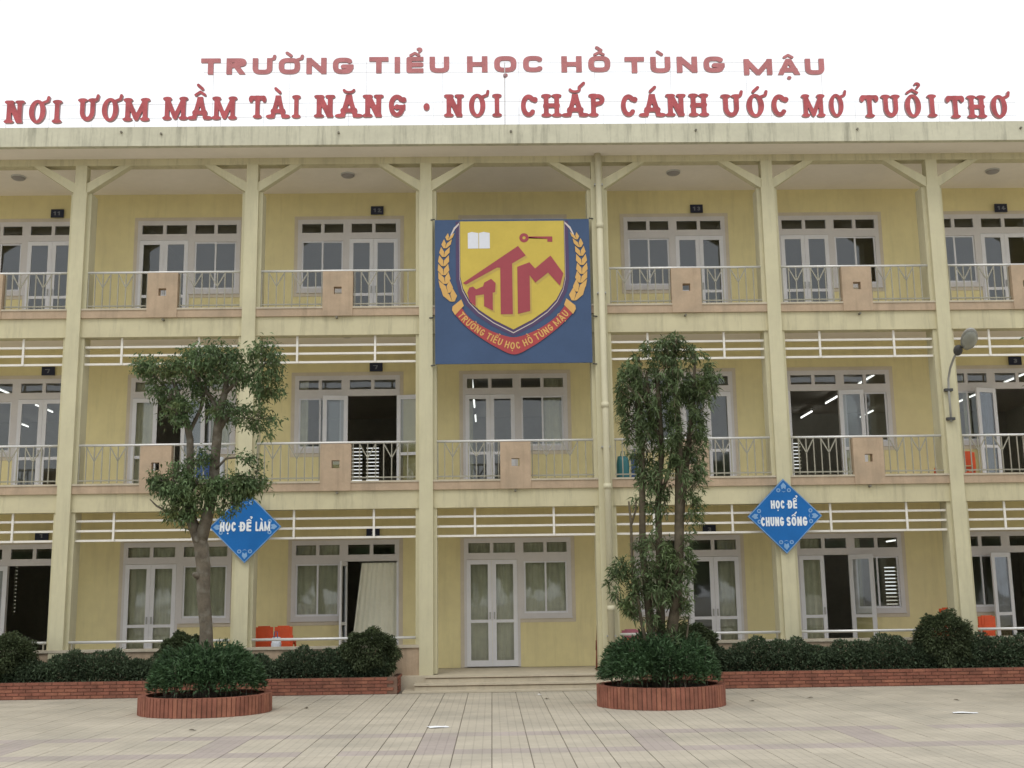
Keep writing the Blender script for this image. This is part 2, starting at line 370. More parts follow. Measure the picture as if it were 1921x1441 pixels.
def glyph(ch, wid=.8, hw=.09, style='sans', res=.03):
    """returns loops, width; x from 0, cap height 1"""
    bar_ = ch == 'Đ'
    dec = unicodedata.normalize('NFD', 'D' if bar_ else ch); b = dec[0]; marks = [ord(c) for c in dec[1:]]
    if b == '·': 
        return [arc(.12, .5, .11, .11, 0, 360, 14)[:-1]], .24
    W = max(wid*WIDTH.get(b, .9), 2*hw) if b != 'I' else 2*hw+(.16 if style == 'serif' else 0)
    x0, x1 = -.35, W+.5; y0, y1 = -.42, 1.85
    xs = np.arange(x0, x1, res)+.0013; ys = np.arange(y0, y1, res)+.0017; X, Y = np.meshgrid(xs, ys)
    def pl(pts, r0, flare=0., wx=1.):
        D = np.full(X.shape, 9.)
        n = len(pts)-1; cum = [0.]
        for k in range(n): cum.append(cum[-1]+math.dist(pts[k], pts[k+1]))
        tot = cum[-1] or 1
        for k in range(n):
            ax, ay = pts[k]; bx, by = pts[k+1]; dx, dy = bx-ax, by-ay; q = dx*dx+dy*dy or 1e-9
            t = np.clip(((X-ax)*dx+(Y-ay)*dy)/q, 0, 1); d = np.hypot(X-ax-t*dx, Y-ay-t*dy)
            g = (cum[k]+t*math.sqrt(q))/tot
            r = r0*(1+flare*np.abs(2*g-1)**4) if flare else r0
            D = np.minimum(D, d-r)
        return D
    D = np.full(X.shape, 9.)
    closed = b in 'O'
    for st in skel(b, W, hw, 3.2 if style == 'wide' else 2.):
        thin = .62 if (b == 'M' and len(st) == 3 and style == 'sans') else 1.
        if style == 'serif' and b == 'O': D = np.minimum(D, pl(st, hw))
        else: D = np.minimum(D, pl(st, hw*thin*(.93 if style == 'serif' else 1), (.35 if style == 'serif' and len(st) == 2 else 0)))
    D = np.maximum(D, np.maximum(-Y, Y-1))
    if b in 'TELG': D = np.maximum(D, np.maximum(-X-.01, X-W-.01))
    if style == 'serif':
        if b == 'O':
            D = np.maximum(np.hypot((X-W/2)/(W/2), (Y-.5)/.52)-1, -(np.hypot((X-W/2)/(W/2-hw*2.1), (Y-.5)/.385)-1))*.4
        foot = {'I': [.5], 'T': [.5], 'H': [0, 1], 'N': [0], 'M': [0, 1], 'A': [0, 1], 'P': [0]}.get(b, [])
        head = {'I': [.5], 'H': [0, 1], 'N': [0, 1], 'M': [0, 1], 'U': [0, 1], 'P': [0]}.get(b, [])
        for lst, yy in ((foot, .07), (head, .93)):
            for fx in lst:
                cx = hw+(W-2*hw)*fx
                if b == 'A': cx = W*fx+(-.0 if fx else .0)
                r = (.19, .085)
                D = np.minimum(D, (np.hypot((X-cx)/r[0], (Y-yy)/r[1])-1)*.085)
        if b == 'T':
            for fx in (0, 1): D = np.minimum(D, (np.hypot((X-W*fx)/.09, (Y-.84)/.15)-1)*.1)
        if b in 'CG': D = np.minimum(D, (np.hypot((X-W*.9)/.11, (Y-.76)/.12)-1)*.1)
        if b == 'N': D = np.minimum(D, pl([(hw, 1), (W-hw, .0)], hw*1.05)); D = np.maximum(D, np.maximum(-Y, Y-1))
    ac = max(.045, hw*.55) if style != 'serif' else .055
    m = W/2; top = 1.10 if style != 'serif' else 1.09
    if bar_: D = np.minimum(D, pl([(-.1, .52), (W*.45, .52)], ac))
    hat = 0x302 in marks or 0x306 in marks
    if 0x302 in marks: D = np.minimum(D, pl([(m-.2, top), (m, top+.14), (m+.2, top)], ac))
    if 0x306 in marks: D = np.minimum(D, pl(arc(m, top+.15, .19, .13, 195, 345, 10), ac))
    ax_, ay_ = (m+.22, top+.2) if hat else (m, top+.02)
    if hat and 0x300 in marks: ax_, ay_ = (m+.02, top+.24)
    if 0x300 in marks: D = np.minimum(D, pl([(ax_-.12, ay_+.2), (ax_+.07, ay_+.03)], ac*1.15))
    if 0x301 in marks: D = np.minimum(D, pl([(ax_-.05, ay_+.02), (ax_+.12, ay_+.2)], ac*1.15))
    if 0x309 in marks: D = np.minimum(D, pl(arc(ax_, ay_+.15, .085, .075, 150, -60, 10)+[(ax_, ay_+.02)], ac*.9))
    if 0x323 in marks: D = np.minimum(D, np.hypot(X-m, Y+.2)-max(.085, hw*.8))
    if 0x31b in marks: D = np.minimum(D, pl([(W-hw*.9, .9), (W+.07, .97), (W+.10, 1.13)], ac*1.1))
    return contour(-D, xs, ys), W
_gc = {}
def gl(ch, *a):
    k = (ch,)+a
    if k not in _gc: _gc[k] = glyph(ch, *a)
    return _gc[k]
def text_run(txt, H, style, wid, hw, gap, res=.03):
    """list of (char, loops, x) for one line laid out from x=0; total width"""
    out = []; x = 0
    for ch in txt:
        if ch == ' ': x += .5*wid*H; continue
        lp, W = gl(ch, wid, hw, style, res); out.append((ch, lp, x, W)); x += (W+gap)*H
    return out, x-gap*H
def put_word(txt, x0, x1, z, H, y, depth, m, side, parent, style, wid, hw, gap, name='letter', res=.03, pos=None):
    run, tw = text_run(txt, H, style, wid, hw, gap, res); k = (x1-x0)/tw
    for ch, lp, x, W in run:
        shape(name, [[(x0+(x+px*H)*k, z+py*H) for px, py in l] for l in lp], depth, y, m, parent, side)

# ------------------------------------------------------------------ setting out
B_ = 3.37
CXS = {-2: -13.48, -1: -10.11, 0: -6.74, 1: -3.39, 2: .02, 3: 3.40, 4: 6.78, 5: 10.08, 6: 13.48, 7: 16.85}
FL = [.25, 3.66, 7.07]                      # floor levels
WY = 2.1                                    # gallery back wall
UC = {-1: -8.54, 0: -5.13, 1: -1.73, 2: 1.765, 3: 5.24, 4: 8.56, 5: 11.84}
WW, DW = 1.05, 1.13
XL, XR = -13.48, 16.85
RY = 12.6                                   # rear wall

# ground sheet to the horizon
g = mkobj('ground', [(-900, -900, -.016), (900, -900, -.016), (900, 900, -.016), (-900, 900, -.016)], [(0, 1, 2, 3)], M['ground'])
tag(g, kind='structure')

# courtyard paving: tiles set with open joints on a bed
pv = mkobj('courtyard_paving', [(-13, -12.2, -.012), (18, -12.2, -.012), (18, -.2, -.012), (-13, -.2, -.012)], [(0, 1, 2, 3)], M['bed'])
tag(pv, kind='structure')
def tile_verts(x0, y0, s=TILE, j=.0038):
    a, b, c, d, h, e = x0+j, x0+s-j, y0+j, y0+s-j, 0., .0035
    return [(a, c, -.012), (b, c, -.012), (b, d, -.012), (a, d, -.012), (a, c, -e), (b, c, -e), (b, d, -e), (a, d, -e),
            (a+e, c+e, h), (b-e, c+e, h), (b-e, d-e, h), (a+e, d-e, h)]
TF = [(0, 1, 5, 4), (1, 2, 6, 5), (2, 3, 7, 6), (3, 0, 4, 7), (4, 5, 9, 8), (5, 6, 10, 9), (6, 7, 11, 10), (7, 4, 8, 11), (8, 9, 10, 11)]
def is_pink(i, j):
    """i column, j row counted away from the building"""
    if j in (15, 19): return True and (i*7+j) % 23 != 0
    if 15 < j < 19: return i % 6 in (3,)
    return False
tmesh = []
for mname in ('tile', 'tilepink'):
    me = bpy.data.meshes.new('paving_tile'); me.from_pydata(tile_verts(-TILE/2, -TILE/2), [], TF); me.materials.append(M[mname]); me.update(); tmesh.append(me)
cells = []
for i in range(-36, 41):
    for j in range(0, 28):
        x0 = TX0+i*TILE; y0 = TY0-(j+1)*TILE
        if -12.9 < x0 < 17.4: cells.append((i, j, x0, y0))
def seen(c):
    i, j, x0, y0 = c; d = CD+y0; half = d*960/F_PX
    return abs(x0+TILE/2-CX-.019*d) < half+.25 and y0 > -11.0
vis = sorted([c for c in cells if seen(c)], key=lambda c: c[3])[:298]
vset = set((c[0], c[1]) for c in vis)
for c in vis:
    o = bpy.data.objects.new('tile', tmesh[1 if is_pink(c[0], c[1]) else 0]); o.location = (c[2]+TILE/2, c[3]+TILE/2, random.uniform(-.0012, .0012))
    o.rotation_euler = (random.uniform(-.0015, .0015), random.uniform(-.0015, .0015), 0); finish(o, pv)
tv, tf, tm = [], [], []
for c in cells:
    if (c[0], c[1]) in vset: continue
    n = len(tv); dz = random.uniform(-.0012, .0012); tv += [(x, y, z+dz) for x, y, z in tile_verts(c[2], c[3])]; tf += [tuple(n+q for q in f) for f in TF]; tm += [1 if is_pink(c[0], c[1]) else 0]*len(TF)
tag(mkobj('tile_field', tv, tf, None, pv, mats=[M['tile'], M['tilepink']], midx=tm), kind='stuff')

# ------------------------------------------------------------------ the school building
BD = thing('school_building', 'long three storey yellow school block with open galleries behind cream columns', 'building', (0, 0, 0))

for i, x in CXS.items():
    c = MB()
    f0 = .26 if i in (2, 3) else 0.
    f1 = .13 if i in (2, 3) else 0.
    c.box(x-.20, x+.20, .10, .45, f0 if f0 else 0, 9.56)
    c.box(x-.13, x+.13, 0, .10, f1, 9.56)
    c.box(x-.11, x+.11, .004, .22, 9.56, 10.1)
    col_o = c.build('column', M['cream'], BD)
    if XL < x < XR:
        for s in (-1, 1):
            b = MB(); a = [(x+s*.11, 9.53), (x+s*.11, 9.74), (x+s*.74, 10.1), (x+s*.95, 10.1)]
            lp = [(px, pz) for px, pz in a]
            V = [(px, yy, pz) for yy in (.03, .19) for px, pz in lp]
            fc = [(0, 1, 2, 3), (7, 6, 5, 4), (0, 4, 5, 1), (1, 5, 6, 2), (2, 6, 7, 3), (3, 7, 4, 0)]
            if s < 0: fc = [f[::-1] for f in fc]
            mkobj('brace', V, fc, M['cream'], BD)
for k, z in ((0, 3.3), (1, 6.65)):
    for i in range(-2, 7):
        xa, xb = CXS[i]+.13, CXS[i+1]-.13
        zt = 3.64 if k == 0 else 7.02
        MB().box(xa, xb, .07, .32, z, zt).build('beam', M['beam'], BD)
        g_ = MB().box(xa, xb, .03, .22, zt, zt+.15); g_.build('ledge', M['peach'], BD)
        MB().box(xa, xb, .015, .24, zt+.15, zt+.185).build('ledge_cap', M['step'], BD)
MB().box(XL, XR, .02, .24, 10.1, 10.235).build('eaves_beam', M['beam'], BD)
MB().box(XL-.1, XR+.1, -.58, RY+.6, 10.235, 10.56).build('roof_slab', M['ceil'], BD)
MB().box(XL-.1, XR+.1, -.70, -.582, 10.215, 10.60).build('fascia', M['fascia'], BD)
MB().box(XL-.1, XR+.1, -.582, -.3, 10.56, 10.595).build('roof_edge', M['fascia'], BD)
for x in (-5.76, -5.0, -1.61, 1.70, 5.27, 8.41, 11.6):
    z = 10.45 if x != -5.76 else 10.49
    MB().tube([(x, -.74, z), (x, -.69, z)], .022, 8).build('drain_spout', M['spout'], BD)
for x, z in ((-5.03, 6.97), (-1.70, 6.985), (5.05, 6.96), (8.45, 6.96), (-1.65, 3.60), (1.7, 3.60), (8.42, 3.60)):
    MB().tube([(x, -.02, z), (x, .08, z)], .022, 8).build('drain_spout', M['spout'], BD)
# floors and ceilings
MB().box(XL, XR, -.35, RY, -.5, .245).build('floor_slab', M['step'], BD)
MB().box(XL, XR, .325, RY, 3.50, 3.655).build('floor_slab', M['ceil'], BD)
MB().box(XL, XR, .325, RY, 6.90, 7.065).build('floor_slab', M['ceil'], BD)
for k in (0, 1, 2):
    MB().box(XL, XR, WY+.21, RY-.2, FL[k]-.003+.0, FL[k]+.008).build('classroom_floor', M['innerfloor'], BD)
# parapet of the raised ground floor, left and right of the steps
for a, b in ((XL, CXS[2]-.13), (CXS[3]+.13, XR)):
    MB().box(a, b, .02, .14, 0, .74).build('parapet', M['peach'], BD)
    MB().box(a, b, -.01, .17, .74, .79).build('parapet_cap', M['step'], BD)
# steps
for z0, z1, y0, e in ((-.01, .03, -1.02, .22), (.03, .135, -.72, .04), (.135, .25, -.40, -.14)):
    MB().box(.02-.13-e, 3.40+.13+e*.6, y0, -.3, z0, z1-.028).build('step', M['step'], BD)
    MB().box(.02-.13-e+.002, 3.40+.13+e*.6-.002, y0-.004, y0+.01, z1-.046, z1-.029).build('nosing_shadow_strip', M['stepshade'], BD)  # dark strip that paints in the shadow line below each nosing
    MB().box(.02-.13-e-.01, 3.40+.13+e*.6+.01, y0-.022, -.28, z1-.028, z1).build('nosing', M['step'], BD)
# gallery back walls with the openings left free
def units(b):
    """window and door x ranges of a bay"""
    c = UC[b]; a = c-(WW+DW)/2
    if b % 2: return (a, a+WW), (a+WW, a+WW+DW)          # odd bays: window left, door right
    return (a+DW, a+WW+DW), (a, a+DW)
TOPZ = [2.82, 6.235, 9.64]; CEIL = [3.50, 6.90, 10.235]
for k in range(3):
    wl = MB(); x = XL; z0, zc = FL[k], CEIL[k]
    for b in range(-1, 6):
        (wa, wb), (da, db) = units(b); a = min(wa, da); e = max(wb, db); t = TOPZ[k]
        wl.box(x, a, WY, WY+.2, z0, zc); wl.box(a, e, WY, WY+.2, t, zc)
        wl.box(wa, wb, WY, WY+.2, z0, z0+.98); x = e
    wl.box(x, XR, WY, WY+.2, z0, zc)
    wl.build('gallery_wall', M['wall'], BD)
    # classroom shell
    rw = MB()
    opens = {0: [(-12.49, -12.42, 1.35, 2.75), (12.68, 13.05, 1.2, 2.4)], 1: [(-2.85, -2.05, 5.0, 6.1), (10.15, 10.45, 5.2, 6.1)], 2: []}[k]
    opens = sorted(opens+[(a, b, FL[k]+1.0, FL[k]+2.7) for a, b in ((-10.5, -9.1), (-6.4, -4.9), (2.9, 4.3), (13.25, 14.5))])
    x = XL
    for a, b, c, d in opens:
        rw.box(x, a, RY-.2, RY, z0, zc); rw.box(a, b, RY-.2, RY, z0, c); rw.box(a, b, RY-.2, RY, d, zc); x = b
        s = MB(); z = c; th = .072 if b-a < 1 else .02
        while z < d-.02: s.box(a, b, RY-.16, RY-.05, z, z+th); z += .105
        if b-a > .5: s.box((a+b)/2-.09, (a+b)/2+.02, RY-.19, RY-.02, c, d)
        s.build('rear_louvre', M['curtainpale'], BD)
    rw.box(x, XR, RY-.2, RY, z0, zc); rw.build('rear_wall', M['innerdark'], BD)
    for x in (XL+.1, CXS[0], CXS[2], CXS[4], XR-.1): MB().box(x-.1, x+.1, WY+.2, RY-.2, z0, zc).build('partition_wall', M['inner'], BD)
# end walls
for x in (XL-.1, XR): MB().box(x, x+.1, 2.1, RY, 0, 10.235).build('end_wall', M['wall'], BD)

# ------------------------------------------------------------------ doors and windows
def sheet(x0, x1, z0, z1, y, name, parent, m, folds=0., thick=.012, slant=0.):
    """curtain: pleated sheet with thickness"""
    n = max(6, int((x1-x0)/.022)); V = []; Fc = []
    ph = random.random()*6
    for s in (0, 1):
        for i in range(n+1):
            x = x0+(x1-x0)*i/n; yy = y+folds*math.sin(ph+x*2*math.pi/.13+.8*math.sin(x*9))+s*thick
            xt = x+slant*(1-i/n)
            V += [(x, yy, z0), (xt, yy, z1)]
    o = 2*(n+1)
    for i in range(n):
        a = 2*i; Fc += [(a, a+2, a+3, a+1), (o+a+1, o+a+3, o+a+2, o+a)]
    return mkobj(name, V, Fc, m, parent, smooth=True)
def window(b, k, cur=(), slid=0.):
    (x0, x1), _ = units(b); z0 = FL[k]+.98; z1 = TOPZ[k]; y = WY-.02; f = MB()
    f.box(x0, x1, y, WY+.06, z0, z0+.075); f.box(x0, x1, y, WY+.06, z1-.095, z1)
    f.box(x0, x0+.085, y, WY+.06, z0+.075, z1-.095); f.box(x1-.085, x1, y, WY+.06, z0+.075, z1-.095)
    f.box(x0+.085, x1-.085, y, WY+.06, z1-.475, z1-.295)
    xm = (x0+x1)/2
    f.box(xm-.035, xm+.035, y+.002, WY+.058, z1-.295, z1-.095)
    f.box(x0-.012, x1+.012, y-.02, WY+.05, z0-.03, z0)
    W_ = f.build('window', M['frame'], BD)
    s = MB(); pz = []
    for a, c, yy in ((x0+.085, xm+.02, y+.022), (xm-.02, x1-.085, y+.036)):
        q = .035; zb, zt = z0+.075, z1-.475
        s.box(a, a+q, yy, yy+.012, zb, zt); s.box(c-q, c, yy, yy+.012, zb, zt)
        s.box(a+q, c-q, yy, yy+.012, zb, zb+.04); s.box(a+q, c-q, yy, yy+.012, zt-.03, zt)
        pz.append((a+q, c-q, yy+.004, zb+.04, zt-.03))
    s.build('sash', M['leafframe'], W_)
    for a, c, yy, zb, zt in pz + [(x0+.085, xm-.035, y+.03, z1-.295, z1-.095), (xm+.035, x1-.085, y+.03, z1-.295, z1-.095)]:
        MB().box(a, c, yy, yy+.005, zb, zt).build('pane', M['glass'], W_)
    for a, c in cur:
        sheet(x0+.05+(x1-x0-.1)*a, x0+.05+(x1-x0-.1)*c, z0, z1-.08, WY+.13, 'curtain', W_, M['curtain'], .018)
    return W_
def door(b, k, ang=(0, 0), cur=(), pale=False):
    _, (x0, x1) = units(b); z0 = FL[k]+.008; z1 = TOPZ[k]; y = WY-.02; f = MB()
    f.box(x0, x1, y, WY+.06, z1-.095, z1); f.box(x0, x1, y, WY+.06, z1-.43, z1-.295)
    f.box(x0, x0+.05, y, WY+.06, z0, z1-.43); f.box(x1-.05, x1, y, WY+.06, z0, z1-.43)
    f.box(x0, x0+.09, y, WY+.06, z1-.295, z1-.095); f.box(x1-.09, x1, y, WY+.06, z1-.295, z1-.095)
    xm = (x0+x1)/2; f.box(xm-.035, xm+.035, y+.002, WY+.058, z1-.295, z1-.095)
    D_ = f.build('door', M['frame'], BD)
    for a, c in ((x0+.09, xm-.035), (xm+.035, x1-.09)): MB().box(a, c, y+.03, y+.035, z1-.295, z1-.095).build('pane', M['glass'], D_)
    wl = (x1-x0)/2-.054; zt = z1-.436; zb = z0+.012
    for s, hx, an in ((1, x0+.052, ang[0]), (-1, x1-.052, ang[1])):
        ca, sa = math.cos(R(an)), math.sin(R(an))
        def T(p, s=s, hx=hx, ca=ca, sa=sa):
            u, v, z = p; v = v-.0
            return (hx+s*(u*ca+v*sa), y-.004-u*sa+v*ca, z)
        lf = MB(); q = .082
        lf.box(0, q, 0, .035, zb, zt, T); lf.box(wl-q, wl, 0, .035, zb, zt, T)
        lf.box(q, wl-q, 0, .035, zb, zb+.12, T); lf.box(q, wl-q, 0, .035, zt-.09, zt, T); lf.box(q, wl-q, .002, .033, zb+.86, zb+.92, T)
        if s < 0: lf.f = [t[::-1] for t in lf.f]
        lf.build('door_leaf', M['leafframe'], D_)
        for za, zc in ((zb+.12, zb+.86), (zb+.92, zt-.09)):
            p = MB().box(q, wl-q, .014, .019, za, zc, T)
            if s < 0: p.f = [t[::-1] for t in p.f]
            p.build('pane', M['glass'], D_)
        if an == 0:
            h = MB().box(wl-.055, wl-.03, -.03, .0, zb+.93, zb+1.07, T)
            if s < 0: h.f = [t[::-1] for t in h.f]
            h.build('handle', M['lamp'], D_)
    for a, c in cur:
        sheet(x0+.05+(x1-x0-.1)*a, x0+.05+(x1-x0-.1)*c, z0+.02, z1-.08, WY+.14, 'curtain', D_, M['curtain'], .018)
    if pale:
        tag(sheet(x0+.12, x1-.06, z0+.02, z1-.46, WY+.10, 'curtain', D_, M['curtainpale'], .012, slant=.24), 'pale cream curtain drawn aside in the open doorway')
    return D_
def surround(b, k):
    (wa, wb), (da, db) = units(b); a, e = min(wa, da), max(wb, db); z1 = TOPZ[k]; t = .075; s = MB(); y0, y1 = WY-.012, WY-.0005
    s.box(a-t, e+t, y0, y1, z1, z1+t); zl = FL[k]+.98-.03 if wa < da else FL[k]; zr = FL[k]+.98-.03 if wa > da else FL[k]
    s.box(a-t, a, y0, y1, zl, z1); s.box(e, e+t, y0, y1, zr, z1)
    w0, w1 = (a-t, wb) if wa < da else (wa, e+t)
    s.box(w0, w1, y0, y1, FL[k]+.98-.03-t, FL[k]+.98-.03)
    s.build('opening_surround', M['surround'], BD)
DS = { # (bay, floor): door angles, door curtains, window curtains
 (-1, 0): ((168, 100), (), ((0, .4),)), (0, 0): ((0, 0), ((0, 1),), ((0, 1),)), (1, 0): ((0, 165), (), ((0, 1),)),
 (2, 0): ((0, 0), ((0, 1),), ((0, 1),)), (3, 0): ((0, 0), ((.62, 1),), ((0, .7),)), (4, 0): ((0, 140), ((0, .45),), ((0, .2),)),
 (5, 0): ((158, 172), (), ((0, .3),)),
 (-1, 1): ((0, 0), (), ()), (0, 1): ((0, 170), ((0, .45),), ((.5, 1),)), (1, 1): ((172, 170), (), ((0, .22),)),
 (2, 1): ((0, 0), ((0, .15),), ((.52, 1),)), (3, 1): ((0, 0), (), ((0, .3),)), (4, 1): ((172, 173), (), ()), (5, 1): ((160, 172), (), ((.45, .6),)),
}
for b in range(-1, 6):
    for k in range(3):
        a, dc, wc = DS.get((b, k), ((0, 0), (), ()))
        if (b, k) == (1, 0): a = (97, -96)
        window(b, k, wc); door(b, k, a, dc, pale=(b, k) == (1, 0)); surround(b, k)

# ------------------------------------------------------------------ railings, piers, sun bars
bar_me = {}
for k, zc in ((1, 3.64), (2, 7.02)):
    zb = zc+.185; zt = zc+.92
    for b in range(-2, 7):
        if b in (-2, 6): continue
        xa, xb = CXS[b]+.20, CXS[b+1]-.20; xm = (CXS[b]+CXS[b+1])/2
        rl = MB().tube([(xa, .11, zt), (xb, .11, zt)], .024, 8)
        RL = rl.build('railing', M['steel'], BD, smooth=True)
        # pier with a square hole
        p0, p1 = xm-.29, xm+.29; hz = zc+.50; h = .075; p = MB()
        p.box(p0, xm-h, .012, .17, zc-.002, zt-.035); p.box(xm+h, p1, .012, .17, zc-.002, zt-.035)
        p.box(xm-h, xm+h, .012, .17, zc-.002, hz-h); p.box(xm-h, xm+h, .012, .17, hz+h, zt-.035)
        p.build('pier', M['peach'], BD)
        br = MB()
        for s0, s1, s in ((xa, p0, 1), (p1, xb, -1)):
            br.box(s0, s1, .098, .122, zb+.055, zb+.080)
            n = 8; st = (s1-s0)/n
            for q in range(n if s < 0 else n+1):
                if (s > 0 and q == n): x = s1-.03
                elif s < 0 and q == 0: x = s0+.03
                else: x = s0+st*q+(.02 if q == 0 else 0)
                key = (k,)
                if key not in bar_me:
                    m_ = MB().box(-.0095, .0095, -.0095, .0095, 0, zt-.02-(zb+.02)); me = bpy.data.meshes.new('baluster'); me.from_pydata(m_.v, [], m_.f); me.materials.append(M['bar']); me.update(); bar_me[key] = me
                o = bpy.data.objects.new('baluster', bar_me[key]); o.location = (x, .11, zb+.02); finish(o, RL)
            for q in (2, 5):
                c = s0+st*q
                for d in (-1, 1): br.bar((c+d*st, .108, zt-.03), (c, .108, zt-.30), .02, .017)
        br.build('cross_bars', M['bar'], RL)
for k, zs in ((0, (3.14, 2.955, 2.775)), (1, (6.475, 6.31, 6.14))):
    top = (3.3, 6.65)[k]
    for b in range(-1, 6):
        xa, xb = CXS[b]+.20, CXS[b+1]-.20; wdt = CXS[b+1]-CXS[b]
        f = MB().box(xa, xb, .17, .21, zs[0]-.02, zs[0]+.02)
        SB = f.build('sun_screen', M['white'], BD)
        for z in zs[1:]: MB().box(xa, xb, .17, .21, z-.02, z+.02).build('screen_bar', M['white'], SB)
        for t in (.27, .71):
            x = CXS[b]+wdt*t; MB().box(x-.02, x+.02, .145, .169, zs[2]-.02, top).build('screen_hanger', M['white'], SB)
# ground floor guard rails
for b in (-1, 0, 1, 3, 4, 5):
    xa, xb = CXS[b]+.20, CXS[b+1]-.20; f = MB().tube([(xa, .10, .92), (xb, .10, .92)], .026, 8)
    G_ = f.build('guard_rail', M['steel'], BD, smooth=True)
    for t in ((.72,) if b in (1, 4) else (.02, .98)):
        x = xa+(xb-xa)*t; MB().tube([(x, .10, .78), (x, .10, .91)], .018, 6).build('rail_post', M['bar'], G_)

# ------------------------------------------------------------------ lettering on the roof
RL2 = thing('rooftop_lettering', 'lower row of big red serif letters along the roof edge, the school motto', 'sign', (1.7, -.45, 10.6))
for word, a, b, z in (('NƠI', -8.09, -6.99, 10.79), ('ƯƠM', -6.68, -5.33, 10.82), ('MẦM', -5.04, -3.64, 10.84), ('TÀI', -3.375, -2.37, 10.86),
                      ('NĂNG', -2.10, -.33, 10.865), ('NƠI', .43, 1.55, 10.86), ('CHẮP', 1.885, 3.575, 10.85), ('CÁNH', 3.845, 5.57, 10.84),
                      ('ƯỚC', 5.855, 7.165, 10.82), ('MƠ', 7.44, 8.34, 10.81), ('TUỔI', 8.605, 10.11, 10.79), ('THƠ', 10.30, 11.576, 10.765)):
    has_horn_end = word[-1] in 'Ơ'
    b2 = b-(.07 if has_horn_end else 0)
    put_word(word, a+.02, b2-.02, z, .465, -.45, .07, M['red2'], M['lside'], RL2, 'serif', .62, .098, .27)
shape('letter', [arc(.065, 11.07, .062, .075, 0, 360, 14)[:-1]], .07, -.45, M['red2'], RL2, M['lside'])
fr = MB()
for z0, z1 in ((10.90, 10.865), (11.185, 11.15)): fr.bar((-8.2, -.40, z0), (1.7, -.40, z0+.02), .006); fr.bar((1.7, -.40, z0+.02), (11.7, -.40, z1-.03), .006)
for x in np.arange(-8.1, 11.7, .83): fr.bar((x, -.40, 10.59), (x, -.40, 11.1), .005)
fr.build('support_frame', M['wire'], RL2)
RL1 = thing('rooftop_lettering', 'upper row of faded red sans serif letters above the roof, the school name', 'sign', (1.8, .35, 10.6))
for word, a, b, z in (('TRƯỜNG', -4.54, -1.46, 12.13), ('TIỂU', -1.138, .488, 12.14), ('HỌC', .845, 2.41, 12.145), ('HỒ', 2.77, 3.772, 12.135),
                      ('TÙNG', 4.066, 6.109, 12.11), ('MẬU', 6.503, 8.155, 12.05)):
    put_word(word, a, b, z, .345, .3, .05, M['red1'], M['lside'], RL1, 'wide', 1.0, .135, .30)
fr = MB()
for z0 in (12.2, 12.4): fr.bar((-4.5, .345, z0), (8.15, .345, z0-.06), .006)
for x in np.arange(-4.3, 8.2, 1.55): fr.bar((x, .345, 10.56), (x, .345, 12.4), .006)
fr.build('support_frame', M['wire'], RL1)
LR = thing('lightning_rod', 'thin lightning rod with a small ball standing on the roof edge between the letters', 'lightning rod', (1.59, -.56, 10.6))
MB().tube([(1.59, -.56, 10.6), (1.60, -.56, 11.95)], .010, 6).build('rod', M['wire'], LR)
MB().ell((1.60, -.56, 11.66), (.034, .034, .045), 8, 5).build('ball', M['lside'], LR)

# ------------------------------------------------------------------ crest banner
BN = thing('crest_banner', 'large blue banner with the yellow school shield hung across the middle bay', 'banner', (1.71, -.05, 6.04))
def bc(x, y): return (.225+(x-45)*(2.97/1370), 8.885-(y-85)*(2.84/1285))
def bl(pts): return [bc(*p) for p in pts]
MB().box(.20, 3.215, -.055, -.015, 6.03, 8.90).build('board', M['bblue'], BN)
ly = -.058
half = [(1195, 95), (1195, 600), (1172, 705), (1115, 812), (1030, 900), (900, 990), (728, 1078)]
sh = [(728*2-x, y) for x, y in half[::-1]][:-0 or None]
shield = [(261, 95)] + [(1456-x, y) for x, y in half[1:-1]] + [(728, 1078)] + half[1:-1][::-1] + [(1195, 95)]
def grow(pts, kx, ky): return [(728+(x-728)*kx, 95+(y-95)*ky) for x, y in pts]
shape('shield_outline', [bl(grow(shield, 1.085, 1.062))], .003, ly, M['bnavy'], BN)
shape('shield_rim', [bl(grow(shield, 1.018, 1.034))], .003, ly-.004, M['bpale'], BN)
shape('shield_rim_shadow', [bl(grow(shield, 1.010, 1.024))], .003, ly-.008, M['bnavy'], BN)
shape('shield', [bl(shield)], .003, ly-.012, M['byellow'], BN)
Tp = [(283, 658), (780, 325), (848, 412), (725, 485), (725, 942), (618, 942), (618, 522), (590, 520), (310, 672)]
Mp = [(770, 515), (880, 475), (930, 532), (1070, 415), (1182, 578), (1150, 690), (1045, 570), (930, 660), (880, 592), (880, 915), (770, 940)]
Hp = [(322, 745), (340, 700), (372, 690), (400, 716), (462, 690), (474, 655), (535, 622), (575, 660), (570, 742), (548, 748), (548, 908), (470, 868), (470, 762), (395, 772), (395, 868), (345, 828)]
for P_ in (Tp, Mp, Hp):
    shape('letter_shadow', [bl([(x+16, y+18) for x, y in P_])], .003, ly-.016, M['bshade'], BN)
    shape('letter', [bl(P_)], .003, ly-.020, M['bmaroon'], BN)
for a, b in ((330, 425), (431, 527)):
    shape('book_page', [bl([(a, 203), (a+35, 193) if a < 400 else (a+40, 193), (b, 203), (b, 345), (a, 345)])], .003, ly-.016, M['bbook'], BN)
shape('key', [bl(arc(835, 250, 42, 42, 8, 352, 20)+[(1045, 262), (1045, 288), (1090, 290), (1090, 240), (880, 238)]), bl(arc(835, 250, 15, 15, 0, 360, 12)[:-1])], .003, ly-.016, M['bmaroon'], BN)
axis = [(165, 235, 34), (137, 300, 42), (120, 375, 46), (112, 455, 50), (110, 535, 52), (118, 612, 54), (134, 690, 58), (165, 765, 62)]
